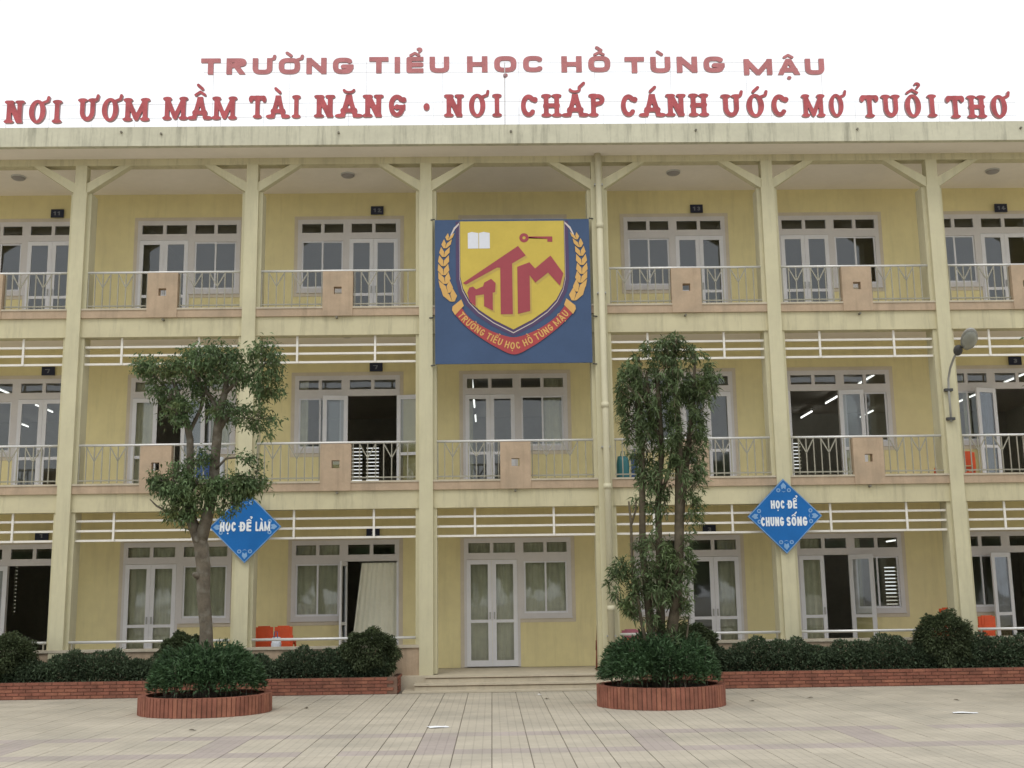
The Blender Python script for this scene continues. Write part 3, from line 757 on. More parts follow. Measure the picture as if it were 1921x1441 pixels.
for mir in (0, 1):
    fx = (lambda x: 1460-x) if mir else (lambda x: x)
    shape('wheat_stalk', [bl([(fx(258), 100), (fx(205), 150), (fx(172), 222), (fx(184), 224), (fx(215), 165), (fx(262), 112)])], .003, ly-.004, M['bpale'], BN)
    for i, (x, y, s) in enumerate(axis):
        dx = (axis[min(i+1, 7)][0]-axis[max(i-1, 0)][0])/(axis[min(i+1, 7)][1]-axis[max(i-1, 0)][1])
        for sd_ in (-1, 1):
            tip = (x+sd_*s*.85-dx*s*1.1, y-s*1.05); base = (x+dx*s*.9, y+s*.95)
            mid1 = (x+sd_*s*1.0+dx*8, y+s*.1); mid0 = (x+sd_*4, y-s*.12)
            pl_ = [(fx(px), py) for px, py in (tip, mid1, (base[0]+sd_*s*.35, base[1]-s*.05), base, mid0)]
            shape('wheat_grain', [bl(pl_)], .003, ly-.008-.001*(i % 2)-.0005*(sd_ > 0), M['borange'], BN)
def cr(pts, n=8):
    o = []
    P_ = [pts[0]]+pts+[pts[-1]]
    for i in range(1, len(P_)-2):
        for k in range(n):
            t = k/n; a, b, c, d = P_[i-1], P_[i], P_[i+1], P_[i+2]
            o.append(tuple(.5*((2*b[q])+(-a[q]+c[q])*t+(2*a[q]-5*b[q]+4*c[q]-d[q])*t*t+(-a[q]+3*b[q]-3*c[q]+d[q])*t**3) for q in (0, 1)))
    return o+[pts[-1]]
inner = cr([(262, 868), (330, 960), (440, 1040), (575, 1108), (735, 1148), (895, 1102), (1020, 1035), (1120, 955), (1195, 862)])
outer = cr([(212, 940), (300, 1040), (425, 1140), (580, 1238), (735, 1300), (890, 1232), (1030, 1140), (1160, 1035), (1265, 930)])
shape('ribbon', [bl(inner+outer[::-1])], .003, ly-.014, M['bred'], BN)
for mir in (0, 1):
    fx = (lambda x: 1472-x) if mir else (lambda x: x)
    shape('ribbon_end', [bl([(fx(x), y) for x, y in ((185, 900), (190, 868), (268, 805), (290, 862), (212, 945))])], .003, ly-.020, M['borange'], BN)
midl = [((a[0]+b[0])/2, (a[1]+b[1])/2) for a, b in zip(inner, outer)]
cum = [0]
for a, b in zip(midl, midl[1:]): cum.append(cum[-1]+math.dist(a, b))
def at(s):
    for i in range(len(cum)-1):
        if s <= cum[i+1]: t = (s-cum[i])/(cum[i+1]-cum[i]); break
    a, b = midl[i], midl[i+1]; return (a[0]+(b[0]-a[0])*t, a[1]+(b[1]-a[1])*t), math.atan2(b[1]-a[1], b[0]-a[0])
run, tw = text_run('TRƯỜNG TIỂU HỌC HỒ TÙNG MẬU', 62, 'sans', .62, .085, .17, .05)
kk = (cum[-1]-75)/tw
for ch, lp, x, W in run:
    (mx_, my_), an = at(35+(x+W*31)*kk)
    _, a2 = at(min(35+(x+W*31)*kk+25, cum[-1]-1)); _, a1 = at(max(35+(x+W*31)*kk-25, 1)); an = (a1+a2)/2
    ca, sa = math.cos(an), math.sin(an)
    loops = []
    for l in lp:
        q = []
        for px, py in l:
            u = (px-W/2)*62*kk; v = -(py-.5)*62
            q.append(bc(mx_+u*ca-v*sa, my_+u*sa+v*ca))
        loops.append(q)
    shape('letter', loops, .003, ly-.018, M['borange'], BN)
for x, z in ((.20, 8.92), (3.22, 8.92), (.20, 6.01), (3.22, 6.01), (.17, 6.95), (3.25, 6.95)):
    MB().bar((x, -.04, z), (x+(-.08 if x < 1 else .08), .0, z), .02).build('tie', M['lampdark'], BN)

# ------------------------------------------------------------------ diamond slogan signs
def diamond(cx, cz, r, label, lines):
    S = thing('slogan_sign', label, 'sign', (cx, -.06, cz-r), 'blue diamond slogan signs')
    y = -.06
    shape('board', [[(cx-r, cz), (cx, cz-r), (cx+r, cz), (cx, cz+r)]], .03, y, M['sblue'], S)
    e = .965
    shape('edge_line', [[(cx-r*.992, cz), (cx, cz-r*.992), (cx+r*.992, cz), (cx, cz+r*.992)], [(cx-r*e, cz), (cx, cz-r*e), (cx+r*e, cz), (cx, cz+r*e)]], .003, y-.018, M['spale'], S)
    for dx, dz in ((0, 1), (0, -1), (1, 0), (-1, 0)):       # scroll ornament in each corner
        tx, tz = -dz, dx
        def q(u, v): return (cx+dx*(r-u)+tx*v, cz+dz*(r-u)+tz*v)
        shape('corner_ornament', [[q(.07, 0), q(.13, .05), q(.20, .035), q(.17, 0), q(.20, -.035), q(.13, -.05)],
              [q(*p) for p in arc(.215, .10, .038, .04, 0, 360, 12)[:-1]], [q(*p) for p in arc(.215, .10, .018, .02, 0, 360, 10)[:-1]],
              [q(*p) for p in arc(.215, -.10, .038, .04, 0, 360, 12)[:-1]], [q(*p) for p in arc(.215, -.10, .018, .02, 0, 360, 10)[:-1]],
              [q(.225, .05), q(.24, 0), q(.225, -.05), q(.255, 0)]], .003, y-.018, M['spale'], S)
    for t, x0, x1, z, H in lines: put_word(t, x0, x1, z, H, y-.018, .004, M['swhite'], None, S, 'sans', .58, .108, .10, res=.03)
    MB().box(cx-.05, cx+.05, -.045, -.003, cz-.3, cz+.3).build('bracket', M['lamp'], S)
diamond(-3.33, 2.98, .665, 'blue diamond sign half hidden by the left tree, reading HỌC ĐỂ LÀM',
        [('HỌC', -3.80, -3.50, 2.90, .175), ('ĐỂ', -3.43, -3.22, 2.90, .175), ('LÀM', -3.14, -2.87, 2.90, .175)])
diamond(6.745, 3.05, .70, 'blue diamond sign right of the cane tree, reading HỌC ĐỂ CHUNG SỐNG',
        [('HỌC', 6.49, 6.75, 3.19, .155), ('ĐỂ', 6.81, 6.98, 3.19, .155), ('CHUNG', 6.29, 6.72, 2.865, .17), ('SỐNG', 6.77, 7.16, 2.865, .17)])

# ------------------------------------------------------------------ room plates
FLN = ['ground floor', 'middle floor', 'top floor']
for x, z, k, num, lb in ((-7.93, 9.81, 2, '11', 'at far left'), (-1.13, 9.82, 2, '12', 'left of the banner'), (5.73, 9.80, 2, '13', 'right of the banner'), (12.33, 9.76, 2, '14', 'at far right'),
                     (-7.93, 6.39, 1, '7', 'at far left'), (-1.13, 6.40, 1, '7', 'left of the banner'), (12.33, 6.39, 1, '3', 'at far right'),
                     (-7.87, 2.99, 0, '1', 'at far left'), (-1.17, 2.96, 0, '2', 'left of the steps'), (5.70, 2.94, 0, '3', 'behind the cane tree')):
    P_ = thing('room_plate', 'small navy number plate over the %s door %s' % (FLN[k], lb), 'sign', (x, WY-.06, z-.1), 'room number plates')
    MB().box(x-.135, x+.135, WY-.075, WY-.05, z-.09, z+.09).build('plate', M['plate'], P_)
    wdt = .075*len(num); put_word(num, x-wdt/2, x+wdt/2, z-.045, .085, WY-.077, .004, M['digit'], None, P_, 'sans', .6, .10, .2, 'digit', .06)
    MB().box(x-.02, x+.02, WY-.05, WY-.013, z-.03, z+.03).build('bracket', M['lampdark'], P_)

# ------------------------------------------------------------------ gallery lamps and lit tubes
for x, y, z, lb in ((-8.35, .95, 10.235, 'top gallery ceiling, leftmost bay in view'), (-1.63, .95, 10.235, 'top gallery ceiling, left of the banner'), (5.08, .95, 10.235, 'top gallery ceiling, right of the banner'),
                (11.75, 1.0, 10.235, 'top gallery ceiling, rightmost bay in view'), (-1.63, 1.1, 6.90, 'middle gallery ceiling, left of the banner')):
    L_ = thing('ceiling_lamp', 'round shallow dome lamp on the ' + lb, 'lamp', (x, y, z), 'round gallery ceiling lamps')
    MB().tube([(x, y, z-.03), (x, y, z)], .145, 20).build('lamp_base', M['lampcase'], L_)
    MB().ell((x, y, z-.03), (.135, .135, .05), 20, 5, z0=-1, z1=-.01).build('lamp_shade', M['dome'], L_, smooth=True)
def tube(x, y0, y1, z, lb):
    T_ = thing('fluorescent_lamp', lb, 'lamp', (x, (y0+y1)/2, z), 'lit fluorescent tubes in the classrooms')
    MB().tube([(x, y0, z), (x, y1, z)], .018, 8).build('tube', M['tube'], T_)
    MB().box(x-.03, x+.03, y0-.03, y1+.03, z+.026, z+.07).build('lamp_body', M['lampcase'], T_)
for x, rm in ((-10.55, 'far left classroom'), (-12.2, 'far left classroom near its outer wall'), (.82, 'classroom behind the banner bay'),
              (10.4, 'right classroom near its open door'), (12.15, 'right classroom, middle row'), (14.05, 'right classroom, row by its far wall')):
    for y, ds in ((5.3, 'front'), (8.2, 'second'), (10.8, 'rear')):
        if (x in (-12.2, 12.15) and y != 10.8): continue
        tube(x, y, y+1.2, 6.72, '%s lit tube in the middle floor %s' % (ds, rm))
tube(7.15, 9.2, 10.4, 3.05, 'lit tube on the ground floor ceiling seen over the right classroom door')
tube(12.6, 10.6, 11.8, 3.06, 'lit tube on the ground floor ceiling of the rightmost classroom')

# ------------------------------------------------------------------ downpipe, street lamp, pole
DP = thing('downpipe', 'cream downpipe running down the column right of the banner', 'pipe', (3.44, -.075, 0))
MB().tube([(3.42, -.075, .02), (3.43, -.075, 5), (3.42, -.075, 10.235)], .062, 14).build('pipe', M['pipe'], DP, smooth=True)
for z in (1.4, 3.65, 5.2, 8.75): MB().tube([(3.427, -.075, z-.05), (3.427, -.075, z+.05)], .074, 14).build('coupling', M['pipe'], DP, smooth=True)
for z in (.9, 4.4, 7.4, 9.6): MB().box(3.34, 3.51, -.09, -.002, z-.015, z+.015).build('clamp', M['lamp'], DP)
SL = thing('street_lamp', 'grey curved arm lamp fixed to the rightmost column in view', 'street lamp', (10.03, -.05, 4.86))
MB().tube([(10.035, -.06, 4.80), (10.035, -.06, 5.42), (10.03, -.10, 5.62), (10.01, -.28, 5.80), (9.985, -.55, 5.94), (9.96, -.80, 6.02)], .022, 8).build('arm', M['lamp'], SL, smooth=True)
for z in (4.86, 5.42): MB().box(9.96, 10.11, -.085, -.001, z-.025, z+.025).build('clamp', M['lampdark'], SL)
hd = MB(); hd.ell((0, 0, 0), (.15, .33, .12), 16, 8, z0=-.05, z1=1)
sh_ = MB(); sh_.ell((0, 0, 0), (.135, .28, .10), 16, 6, z0=-1, z1=-.06)
nk = MB(); nk.ell((0, 0, 0), (.085, .14, .085), 12, 6)
Rm = Matrix.Rotation(R(-14), 3, 'Z') @ Matrix.Rotation(R(-24), 3, 'X')
def tr(mb, off):
    mb.v = [tuple(Rm @ Vector(p) + Vector(off)) for p in mb.v]; return mb
tr(hd, (10.06, -1.14, 6.17)).build('lamp_head', M['lamp'], SL, smooth=True)
tr(sh_, (10.06, -1.14, 6.165)).build('lamp_lens', M['lampglass'], SL, smooth=True)
tr(nk, (9.96, -.84, 6.03)).build('lamp_neck', M['lampdark'], SL, smooth=True)
PO = thing('wooden_pole', 'red brown wooden board leaning behind the column right of the steps', 'board', (3.23, .62, .25))
MB().bar((3.20, .62, .25), (3.235, .50, 1.2), .05, .03).build('board', M['pole'], PO)
MB().bar((3.225, .585, .62), (3.232, .565, .80), .09, .04).build('handle_block', M['pole'], PO)

# ------------------------------------------------------------------ stacked plastic chairs and bags
def chair(x, y, z, m, label, rz=0., tilt=0.):
    C_ = thing('plastic_chair', label, 'chair', (x, y, z), 'stacked small plastic chairs'); C_.rotation_euler = (0, 0, rz)
    def bld(mb, nm):
        o = mkobj(nm, mb.v, mb.f, m); o.parent = C_; return o
    s = MB().box(-.17, .17, -.16, .16, .26, .285); s.box(-.17, .17, .14, .16, .22, .26); s.box(-.17, .17, -.16, -.14, .22, .26); bld(s, 'seat')
    b = MB(); n = 6
    for i in range(n):
        u = -.17+.34*i/n; v = u+.34/n; bow = .03*math.cos((u+v)/2/.17*1.4)
        if i in (0, n-1): b.box(u, v, -.19-bow, -.165-bow, .285, .56)
        else: b.box(u, v, -.19-bow, -.165-bow, .40, .58)
    bld(b, 'backrest')
    for sx in (-1, 1):
        for sy in (-1, 1): bld(MB().bar((sx*.15, sy*.14, .26), (sx*.18, sy*.18, 0), .032), 'leg')
for x0, y0, n, k, wh in ((-3.08, .95, 3, 0, 'left of the white bag'), (-2.72, 1.0, 3, 0, 'right behind the white bag'),
                      (10.72, 1.0, 3, 0, 'right of the last column, ground floor'), (10.0, .95, 4, 0, 'behind the tall clipped shrub at right'), (3.85, 1.0, 2, 0, 'on the ground floor behind the cane tree'),
                      (10.30, 1.1, 2, 1, 'on the middle floor, left one by the street lamp'), (10.66, 1.1, 2, 1, 'on the middle floor, right one by the street lamp')):
    for i in range(n):
        pos = ('lowest', 'second', 'third', 'topmost')[i] if i < n-1 else 'topmost'
        m = M['pink'] if (x0 == 3.85 and i == n-1) else M['orange']
        cn = 'pink' if m is M['pink'] else 'orange'
        chair(x0+random.uniform(-.012, .012), y0, FL[k]+.005+i*(.16 if k == 0 else .1), m, '%s %s chair of the stack %s' % (pos, cn, wh), rz=random.uniform(-.1, .1))
def bag(x, y, z, w_, h_, d_, m, label, m2=None):
    T_ = thing('bag', label, 'bag', (x, y, z)); n = 9; V = []; Fc = []
    mb = MB(); rings = 6; seg = 12; n0 = 0
    for i in range(rings+1):
        t = i/rings; s = 1-.12*t-.25*max(0, t-.8)/.2*.6
        for k in range(seg):
            a = 2*math.pi*k/seg; c, s_ = math.cos(a), math.sin(a); e = .55
            mb.v.append((x+w_/2*s*math.copysign(abs(c)**e, c)+random.uniform(-.008, .008), y+d_/2*s*math.copysign(abs(s_)**e, s_), z+h_*t+(random.uniform(-.012, .012) if i else 0)))
    for i in range(rings):
        for k in range(seg):
            k2 = (k+1) % seg; mb.f.append((i*seg+k, i*seg+k2, (i+1)*seg+k2, (i+1)*seg+k))
    mb.f.append(tuple(range(seg))[::-1]); mb.f.append(tuple(rings*seg+k for k in range(seg)))
    mb.build('bag_body', m, T_, smooth=True)
    MB().tube([(x-w_*.2, y-d_*.3, z+h_*.9), (x-w_*.12, y-d_*.35, z+h_*1.15), (x+w_*.12, y-d_*.35, z+h_*1.15), (x+w_*.2, y-d_*.3, z+h_*.9)], .008, 6).build('handle', m2 or m, T_)
bag(-2.80, .42, .25, .20, .70, .15, M['bagwhite'], 'white and blue bag standing in front of the orange chairs', M['bagblue'])
bag(3.80, .55, 3.66, .26, .62, .22, M['teal'], 'teal bag behind the railing left of the cane tree')
bag(4.06, .60, 3.66, .22, .66, .22, M['bagblue'], 'dark blue bag behind the railing beside the teal one')
bag(-4.35, .75, 3.66, .34, .80, .25, M['bagblue'], 'dark blue bag behind the railing, half hidden by the left tree')
bag(-4.05, .70, 3.66, .30, .72, .25, M['bagwhite'], 'white bag behind the railing beside the dark blue one by the left tree')

# ------------------------------------------------------------------ brick planters
def brick_mesh(l, d, h, m):
    e = .004; me = bpy.data.meshes.new('brick'); b = MB()
    x, y, z = l/2, d/2, h/2; n = []
    for (a, bb, c) in ((x-e, y, z-e),):
        pass
    b.box(-x+e, x-e, -y, y, -z+e, z-e); b.box(-x, x, -y+e, y-.001, -z, z)
    me.from_pydata(b.v, [], b.f); me.materials.append(m); me.update(); return me
def long_planter(xa, xb, label):
    P_ = thing('brick_planter', label, 'planter', ((xa+xb)/2, -.72, 0), 'long brick planters')
    core = MB().box(xa+.01, xb-.01, -1.045, -.94, 0, .286); core.box(xa+.01, xa+.1, -.94, -.02, 0, .286); core.box(xb-.1, xb-.01, -.94, -.02, 0, .286)
    core.build('mortar_core', M['mortar'], P_)
    MB().box(xa+.1, xb-.1, -.94, -.02, .0, .24).build('soil', M['soil'], P_)
    ms = [brick_mesh(.215, .1, .050, m) for m in (M['brickA'], M['brickB'], M['brickC'])]
    po = org(P_); cnt = 0
    for c in range(5):
        z = .031+c*.0575; x = xa+(.11 if c % 2 else 0)+.11
        while x < xb-.1:
            if -8.6 < x < 13.4:
                o = bpy.data.objects.new('brick', random.choices(ms, (5, 3, 2))[0]); o.location = Vector((x, -1.01+random.uniform(-.003, .003), z))-po; finish(o, P_); cnt += 1
            x += .2225
    hm = brick_mesh(.1, .215, .050, M['brickA'])
    for c in range(5):
        for sx in (xa+.045, xb-.045):
            if not -8.6 < sx < 13.4: continue
            for q in range(4):
                o = bpy.data.objects.new('brick', hm); o.location = Vector((sx, -.84+q*.223+(.1 if c % 2 else 0), .031+c*.0575))-po; finish(o, P_)
    return P_
long_planter(-11.5, -.42, 'long low brick planter against the building left of the steps')
long_planter(3.92, 14.6, 'long low brick planter against the building right of the steps')
def ring_planter(cx, cy, r, h, label):
    P_ = thing('brick_planter', label, 'planter', (cx, cy, 0), 'round brick planters')
    V, Fc = [], []; n = 64
    for rr, z in ((r-.105, 0), (r-.105, h-.012), (r-.012, h-.012), (r-.012, 0)):
        for k in range(n): a = 2*math.pi*k/n; V.append((cx+rr*math.cos(a), cy+rr*math.sin(a), z))
    for q in range(3):
        for k in range(n): k2 = (k+1) % n; Fc.append((q*n+k, (q+1)*n+k, (q+1)*n+k2, q*n+k2))
    mkobj('mortar_core', V, Fc, M['mortar'], P_)
    mkobj('soil', [(cx+(r-.1)*math.cos(2*math.pi*k/n), cy+(r-.1)*math.sin(2*math.pi*k/n), h-.05) for k in range(n)], [tuple(range(n))], M['soil'], P_)
    nb = int(2*math.pi*r/.069); wd = 2*math.pi*r/nb-.009
    ms = [brick_mesh(wd, .115, h, m) for m in (M['brickA'], M['brickB'], M['brickC'])]
    for k in range(nb):
        a = 2*math.pi*k/nb; rr = r-.055+random.uniform(-.003, .003)
        o = bpy.data.objects.new('brick', random.choices(ms, (5, 2, 3))[0]); o.location = (rr*math.cos(a), rr*math.sin(a), h/2+random.uniform(-.003, .002)); o.rotation_euler = (0, 0, a+math.pi/2); finish(o, P_)
    return P_
PC1 = (-3.05, -3.93); PC2 = (3.76, -3.90)
ring_planter(PC1[0], PC1[1], .97, .27, 'round red brick planter around the left tree')
ring_planter(PC2[0], PC2[1], .96, .31, 'round red brick planter around the cane tree at right')
PC3 = (10.9, -3.9)
ring_planter(PC3[0], PC3[1], 1.0, .28, 'round red brick planter at the right edge of the picture')

# ------------------------------------------------------------------ foliage
def leaves(name, P, D, L, Wd, m, parent, droop=0., base=None, lobes=1):
    """one folded, pointed leaf per point; P points, D outward dirs"""
    n = len(P); D = D/np.linalg.norm(D, axis=1, keepdims=True)
    D = D+rng.normal(0, .45, D.shape); D[:, 2] -= droop; D /= np.linalg.norm(D, axis=1, keepdims=True)
    up_ = rng.normal(0, .5, D.shape)+np.array([0, 0, 1.]); S = np.cross(D, up_); S /= np.linalg.norm(S, axis=1, keepdims=True)+1e-9
    N = np.cross(S, D); L_ = L*rng.uniform(.65, 1.25, (n, 1)); W_ = Wd*rng.uniform(.7, 1.2, (n, 1))
    a = P; b1 = P+D*L_*.45+S*W_/2+N*W_*.14; b2 = P+D*L_*.45-S*W_/2+N*W_*.14; mid = P+D*L_*.5; tip = P+D*L_-N*L_*.14+np.array([0, 0, -1.])*L_*.12*(1+droop)
    V = np.stack([a, b1, tip, b2, mid], 1).reshape(-1, 3)
    k = np.arange(n)*5
    Fc = np.stack([np.stack([k, k+1, k+4], 1), np.stack([k+1, k+2, k+4], 1), np.stack([k+4, k+2, k+3], 1), np.stack([k, k+4, k+3], 1)], 1).reshape(-1, 3)
    return mkobj(name, V.tolist(), Fc.tolist(), m, parent, base)
def blob(c, r, n, shell=.55, flat=0.):
    d = rng.normal(0, 1, (n, 3)); d /= np.linalg.norm(d, axis=1, keepdims=True)
    q = rng.uniform(shell, 1, (n, 1))**.6
    lump = 1+.16*np.sin(d[:, :1]*7+c[0]*3)*np.cos(d[:, 2:3]*6+c[2]*5)+.1*np.sin(d[:, 1:2]*11+c[0])
    P = np.array(c)+d*np.array(r)*q*lump
    return P, d
from mathutils import noise as NZ
def sprigs(clumps, per, nl, twig, spread=.09, gap=-.12):
    """leaf rosettes at twig tips: clumps (cx,cy,cz,rx,ry,rz,weight)"""
    PP, DD = [], []
    for cx, cy, cz, rx_, ry_, rz_, wt in clumps:
        k = int(per*wt); P, d = blob((cx, cy, cz), (rx_, ry_, rz_), k, .25)
        for p, q in zip(P, d):
            if NZ.noise(Vector(p)*4.2) < gap: continue
            t = rng.normal(0, 1, (nl, 3))+q*.5; PP.append(p+rng.normal(0, spread, (nl, 3))*.5); DD.append(t)
            if twig is not None and rng.random() < .22: twig.bar(tuple(p-q*.16), tuple(p), .008)
    return np.concatenate(PP), np.concatenate(DD)

def bush_box(name, xa, xb, cy, z0, z1, dy, n, L, m, label, cat, group=None, wob=.12):
    T_ = thing(name, label, cat, ((xa+xb)/2, cy, z0), group)
    x = rng.uniform(xa, xb, n); hgt = z1-z0; top = z0+hgt*(1+wob*np.sin(x*3.1+1)+wob*.8*np.sin(x*7.7)+wob*.5*np.sin(x*17))
    u = rng.uniform(0, 1, n); ang = rng.uniform(0, math.pi, n)
    y = cy-dy*np.cos(ang)*rng.uniform(.7, 1, n); z = z0+(top-z0)*np.clip(np.sin(ang)*.55+rng.uniform(0, .55, n), 0, 1)
    P = np.stack([x, y, z], 1); D = np.stack([rng.normal(0, .5, n), -np.cos(ang), np.sin(ang)+.5], 1)
    leaves('foliage', P, D, L, L*.36, m, T_)
    k = n//2; x = rng.uniform(xa, xb, k); P = np.stack([x, cy-dy*rng.uniform(.2, .9, k), z0+(z1-z0)*rng.uniform(0, .6, k)], 1)
    leaves('inner_foliage', P, np.stack([rng.normal(0, .6, k), np.full(k, -.8), rng.uniform(-.2, .8, k)], 1), L, L*.4, m, T_)
    st = MB()
    for q in np.arange(xa+.1, xb, .25): st.bar((q, cy, z0-.02), (q+random.uniform(-.08, .08), cy+random.uniform(-.1, .1), z0+hgt*.75), .015)
    tag(st.build('stems', M['bark'], T_), kind='stuff')
    return T_
bush_box('hedge', -8.9, -.62, -.50,   .24, .68, .36, 30000, .078, M['leaf3'], 'low dark green hedge in the long planter left of the steps', 'hedge', 'hedges along the building', .16)
bush_box('hedge', 4.25, 13.6, -.50, .24, .73, .36, 33000, .078, M['leaf3'], 'low dark green hedge in the long planter right of the steps', 'hedge', 'hedges along the building', .13)
for cx, cy, cz, r, rz_, lb in ((-7.45, -.55, .66, .52, .42, 'leftmost clipped shrub in the left planter'), (-4.27, -.55, .74, .38, .30, 'clipped shrub standing just left of the left tree trunk'),
                               (-.98, -.55, .66, .50, .40, 'clipped shrub at the right end of the left planter'), (4.75, -.55, .70, .48, .38, 'clipped shrub just behind the round planter of the cane tree'),
                               (9.37, -.55, .72, .50, .50, 'tall clipped shrub in the right planter beside the last column'), ):
    T_ = thing('clipped_shrub', lb, 'shrub', (cx, cy, .24), 'clipped dome shrubs')
    P, D = blob((cx, cy, cz), (r, r*.8, rz_), 9000, .8); P2, D2 = blob((cx, cy, cz), (r*.85, r*.68, rz_*.85), 4500, .6); P = np.concatenate([P, P2]); D = np.concatenate([D, D2]); k = P[:, 2] > .26; leaves('foliage', P[k], D[k], .06, .032, M['leaf4'], T_)
    s = MB(); s.tube([(cx, cy, .2), (cx, cy, cz)], .03, 6)
    for q in range(6): s.bar((cx, cy, .3), (cx+random.uniform(-.3, .3), cy+random.uniform(-.2, .2), cz+random.uniform(0, .2)), .014)
    tag(s.build('stem', M['bark'], T_), kind='stuff')
for (cx, cy), zb, lb, r, hh in ((PC1, .25, 'dense leafy shrub filling the left round planter', .79, .52), (PC2, .29, 'dense leafy shrub filling the round planter of the cane tree', .84, .52), (PC3, .26, 'leafy shrub filling the round planter at the right edge', .93, .55)):
    T_ = thing('planter_shrub', lb, 'shrub', (cx, cy, zb), 'shrubs filling the round planters')
    n = 19000; a = rng.uniform(0, 2*math.pi, n); ph = rng.uniform(0, 1, n)
    rr = np.sqrt(rng.uniform(0, 1, n)); edge = (1-rr**5)**.5
    lump = 1+.10*np.sin(a*5+cx)+.08*np.sin(a*11+rr*9)+.10*np.sin(rr*14+a*3)
    z = zb+.02+(hh*lump*edge+.06)*rng.uniform(.35, 1.08, n); x = cx+r*1.03*rr*np.cos(a)*(1+.05*np.sin(a*9)); y = cy+r*1.03*rr*np.sin(a)
    P = np.stack([x, y, z], 1); D = np.stack([np.cos(a)*rr*1.1, np.sin(a)*rr*1.1, np.full(n, .9)], 1)
    leaves('foliage', P, D, .10, .026, M['leaf5'], T_)
    # shoots standing out of the dome
    k = 260; a = rng.uniform(0, 2*math.pi, k); rr = np.sqrt(rng.uniform(0, .9, k)); PP, DD = [], []
    st = MB()
    for q in range(k):
        bx, by = cx+r*rr[q]*math.cos(a[q]), cy+r*rr[q]*math.sin(a[q]); h0 = zb+hh*(1-rr[q]**5)**.5*.8; h1 = h0+rng.uniform(.1, .24)
        tx, ty = bx+rng.normal(0, .04), by+rng.normal(0, .04)
        if q % 4 == 0: st.bar((bx, by, zb), (tx, ty, h1), .008)
        for e in range(9):
            t = rng.uniform(.2, 1); PP.append((bx+(tx-bx)*t, by+(ty-by)*t, h0+(h1-h0)*t)); DD.append((rng.normal(0, .8), rng.normal(0, .8), .7))
    leaves('shoot_leaves', np.array(PP), np.array(DD), .10, .024, M['leaf5'], T_)
    tag(st.build('stems', M['bark'], T_), kind='stuff')

# left tree: single trunk that forks, loose rounded pads of foliage
T1 = thing('forked_tree', 'grey trunked tree with rounded leaf pads in the left round planter', 'tree', (-3.03, -3.93, .22))
ty = -3.93
tk = MB()
tk.tube([(-3.03, ty, .20), (-3.05, ty, .55), (-3.06, ty, .80), (-3.08, ty, 1.25), (-3.13, ty-.02, 1.7), (-3.15, ty, 2.15), (-3.19, ty, 2.45), (-3.24, ty, 2.66)], [.145, .125, .108, .098, .10, .108, .112, .10], 14)
for pts, rd in (([(-3.21, ty, 2.5), (-3.36, ty+.03, 2.85), (-3.43, ty+.05, 3.25), (-3.40, ty, 3.65), (-3.42, ty, 4.1), (-3.50, ty, 4.45), (-3.62, ty-.05, 4.8), (-3.72, ty, 5.05)], [.10, .085, .07, .06, .055, .05, .04, .025]),
                ([(-3.22, ty, 2.5), (-3.12, ty-.03, 2.85), (-3.04, ty, 3.3), (-3.03, ty+.03, 3.8), (-3.00, ty, 4.2), (-2.98, ty, 4.5), (-2.90, ty, 4.85), (-2.86, ty, 5.2)], [.11, .095, .085, .075, .075, .065, .05, .03]),
                ([(-3.0, ty, 4.2), (-2.86, ty, 4.45), (-2.62, ty-.04, 4.55), (-2.42, ty, 4.5)], [.05, .04, .03, .02]),
                ([(-3.0, ty, 4.45), (-3.12, ty+.1, 4.75), (-3.3, ty+.1, 4.95), (-3.42, ty, 5.2)], [.045, .035, .03, .02]),
                ([(-2.92, ty, 4.8), (-2.7, ty-.1, 5.0), (-2.45, ty, 5.12), (-2.28, ty, 5.3)], [.04, .03, .025, .015]),
                ([(-3.48, ty, 4.4), (-3.62, ty-.15, 4.55), (-3.78, ty-.1, 4.62)], [.035, .03, .02]),
                ([(-3.44, ty, 4.2), (-3.30, ty+.12, 4.6), (-3.22, ty+.1, 5.0)], [.035, .03, .02]),
                ([(-3.36, ty, 2.85), (-3.6, ty-.1, 2.92), (-3.9, ty, 3.08), (-4.0, ty, 3.18)], [.03, .022, .015, .008]),
                ([(-3.43, ty, 3.2), (-3.66, ty-.2, 3.35), (-3.8, ty-.2, 3.45)], [.03, .02, .012]),
                ([(-3.04, ty, 3.3), (-2.85, ty-.15, 3.42), (-2.62, ty-.1, 3.52), (-2.4, ty, 3.5)], [.035, .025, .018, .01]),
                ([(-3.04, ty, 3.6), (-2.82, ty-.15, 3.78), (-2.6, ty-.1, 3.8), (-2.42, ty, 3.62)], [.025, .018, .012, .008]),
                ([(-3.55, ty, 4.6), (-3.85, ty, 4.95), (-4.2, ty, 5.28)], [.03, .02, .01]),
                ([(-3.14, ty, 1.95), (-3.24, ty-.1, 2.02), (-3.27, ty-.13, 2.04)], [.06, .045, .03])):
    tk.tube(pts, rd, 8)
tw1 = MB()
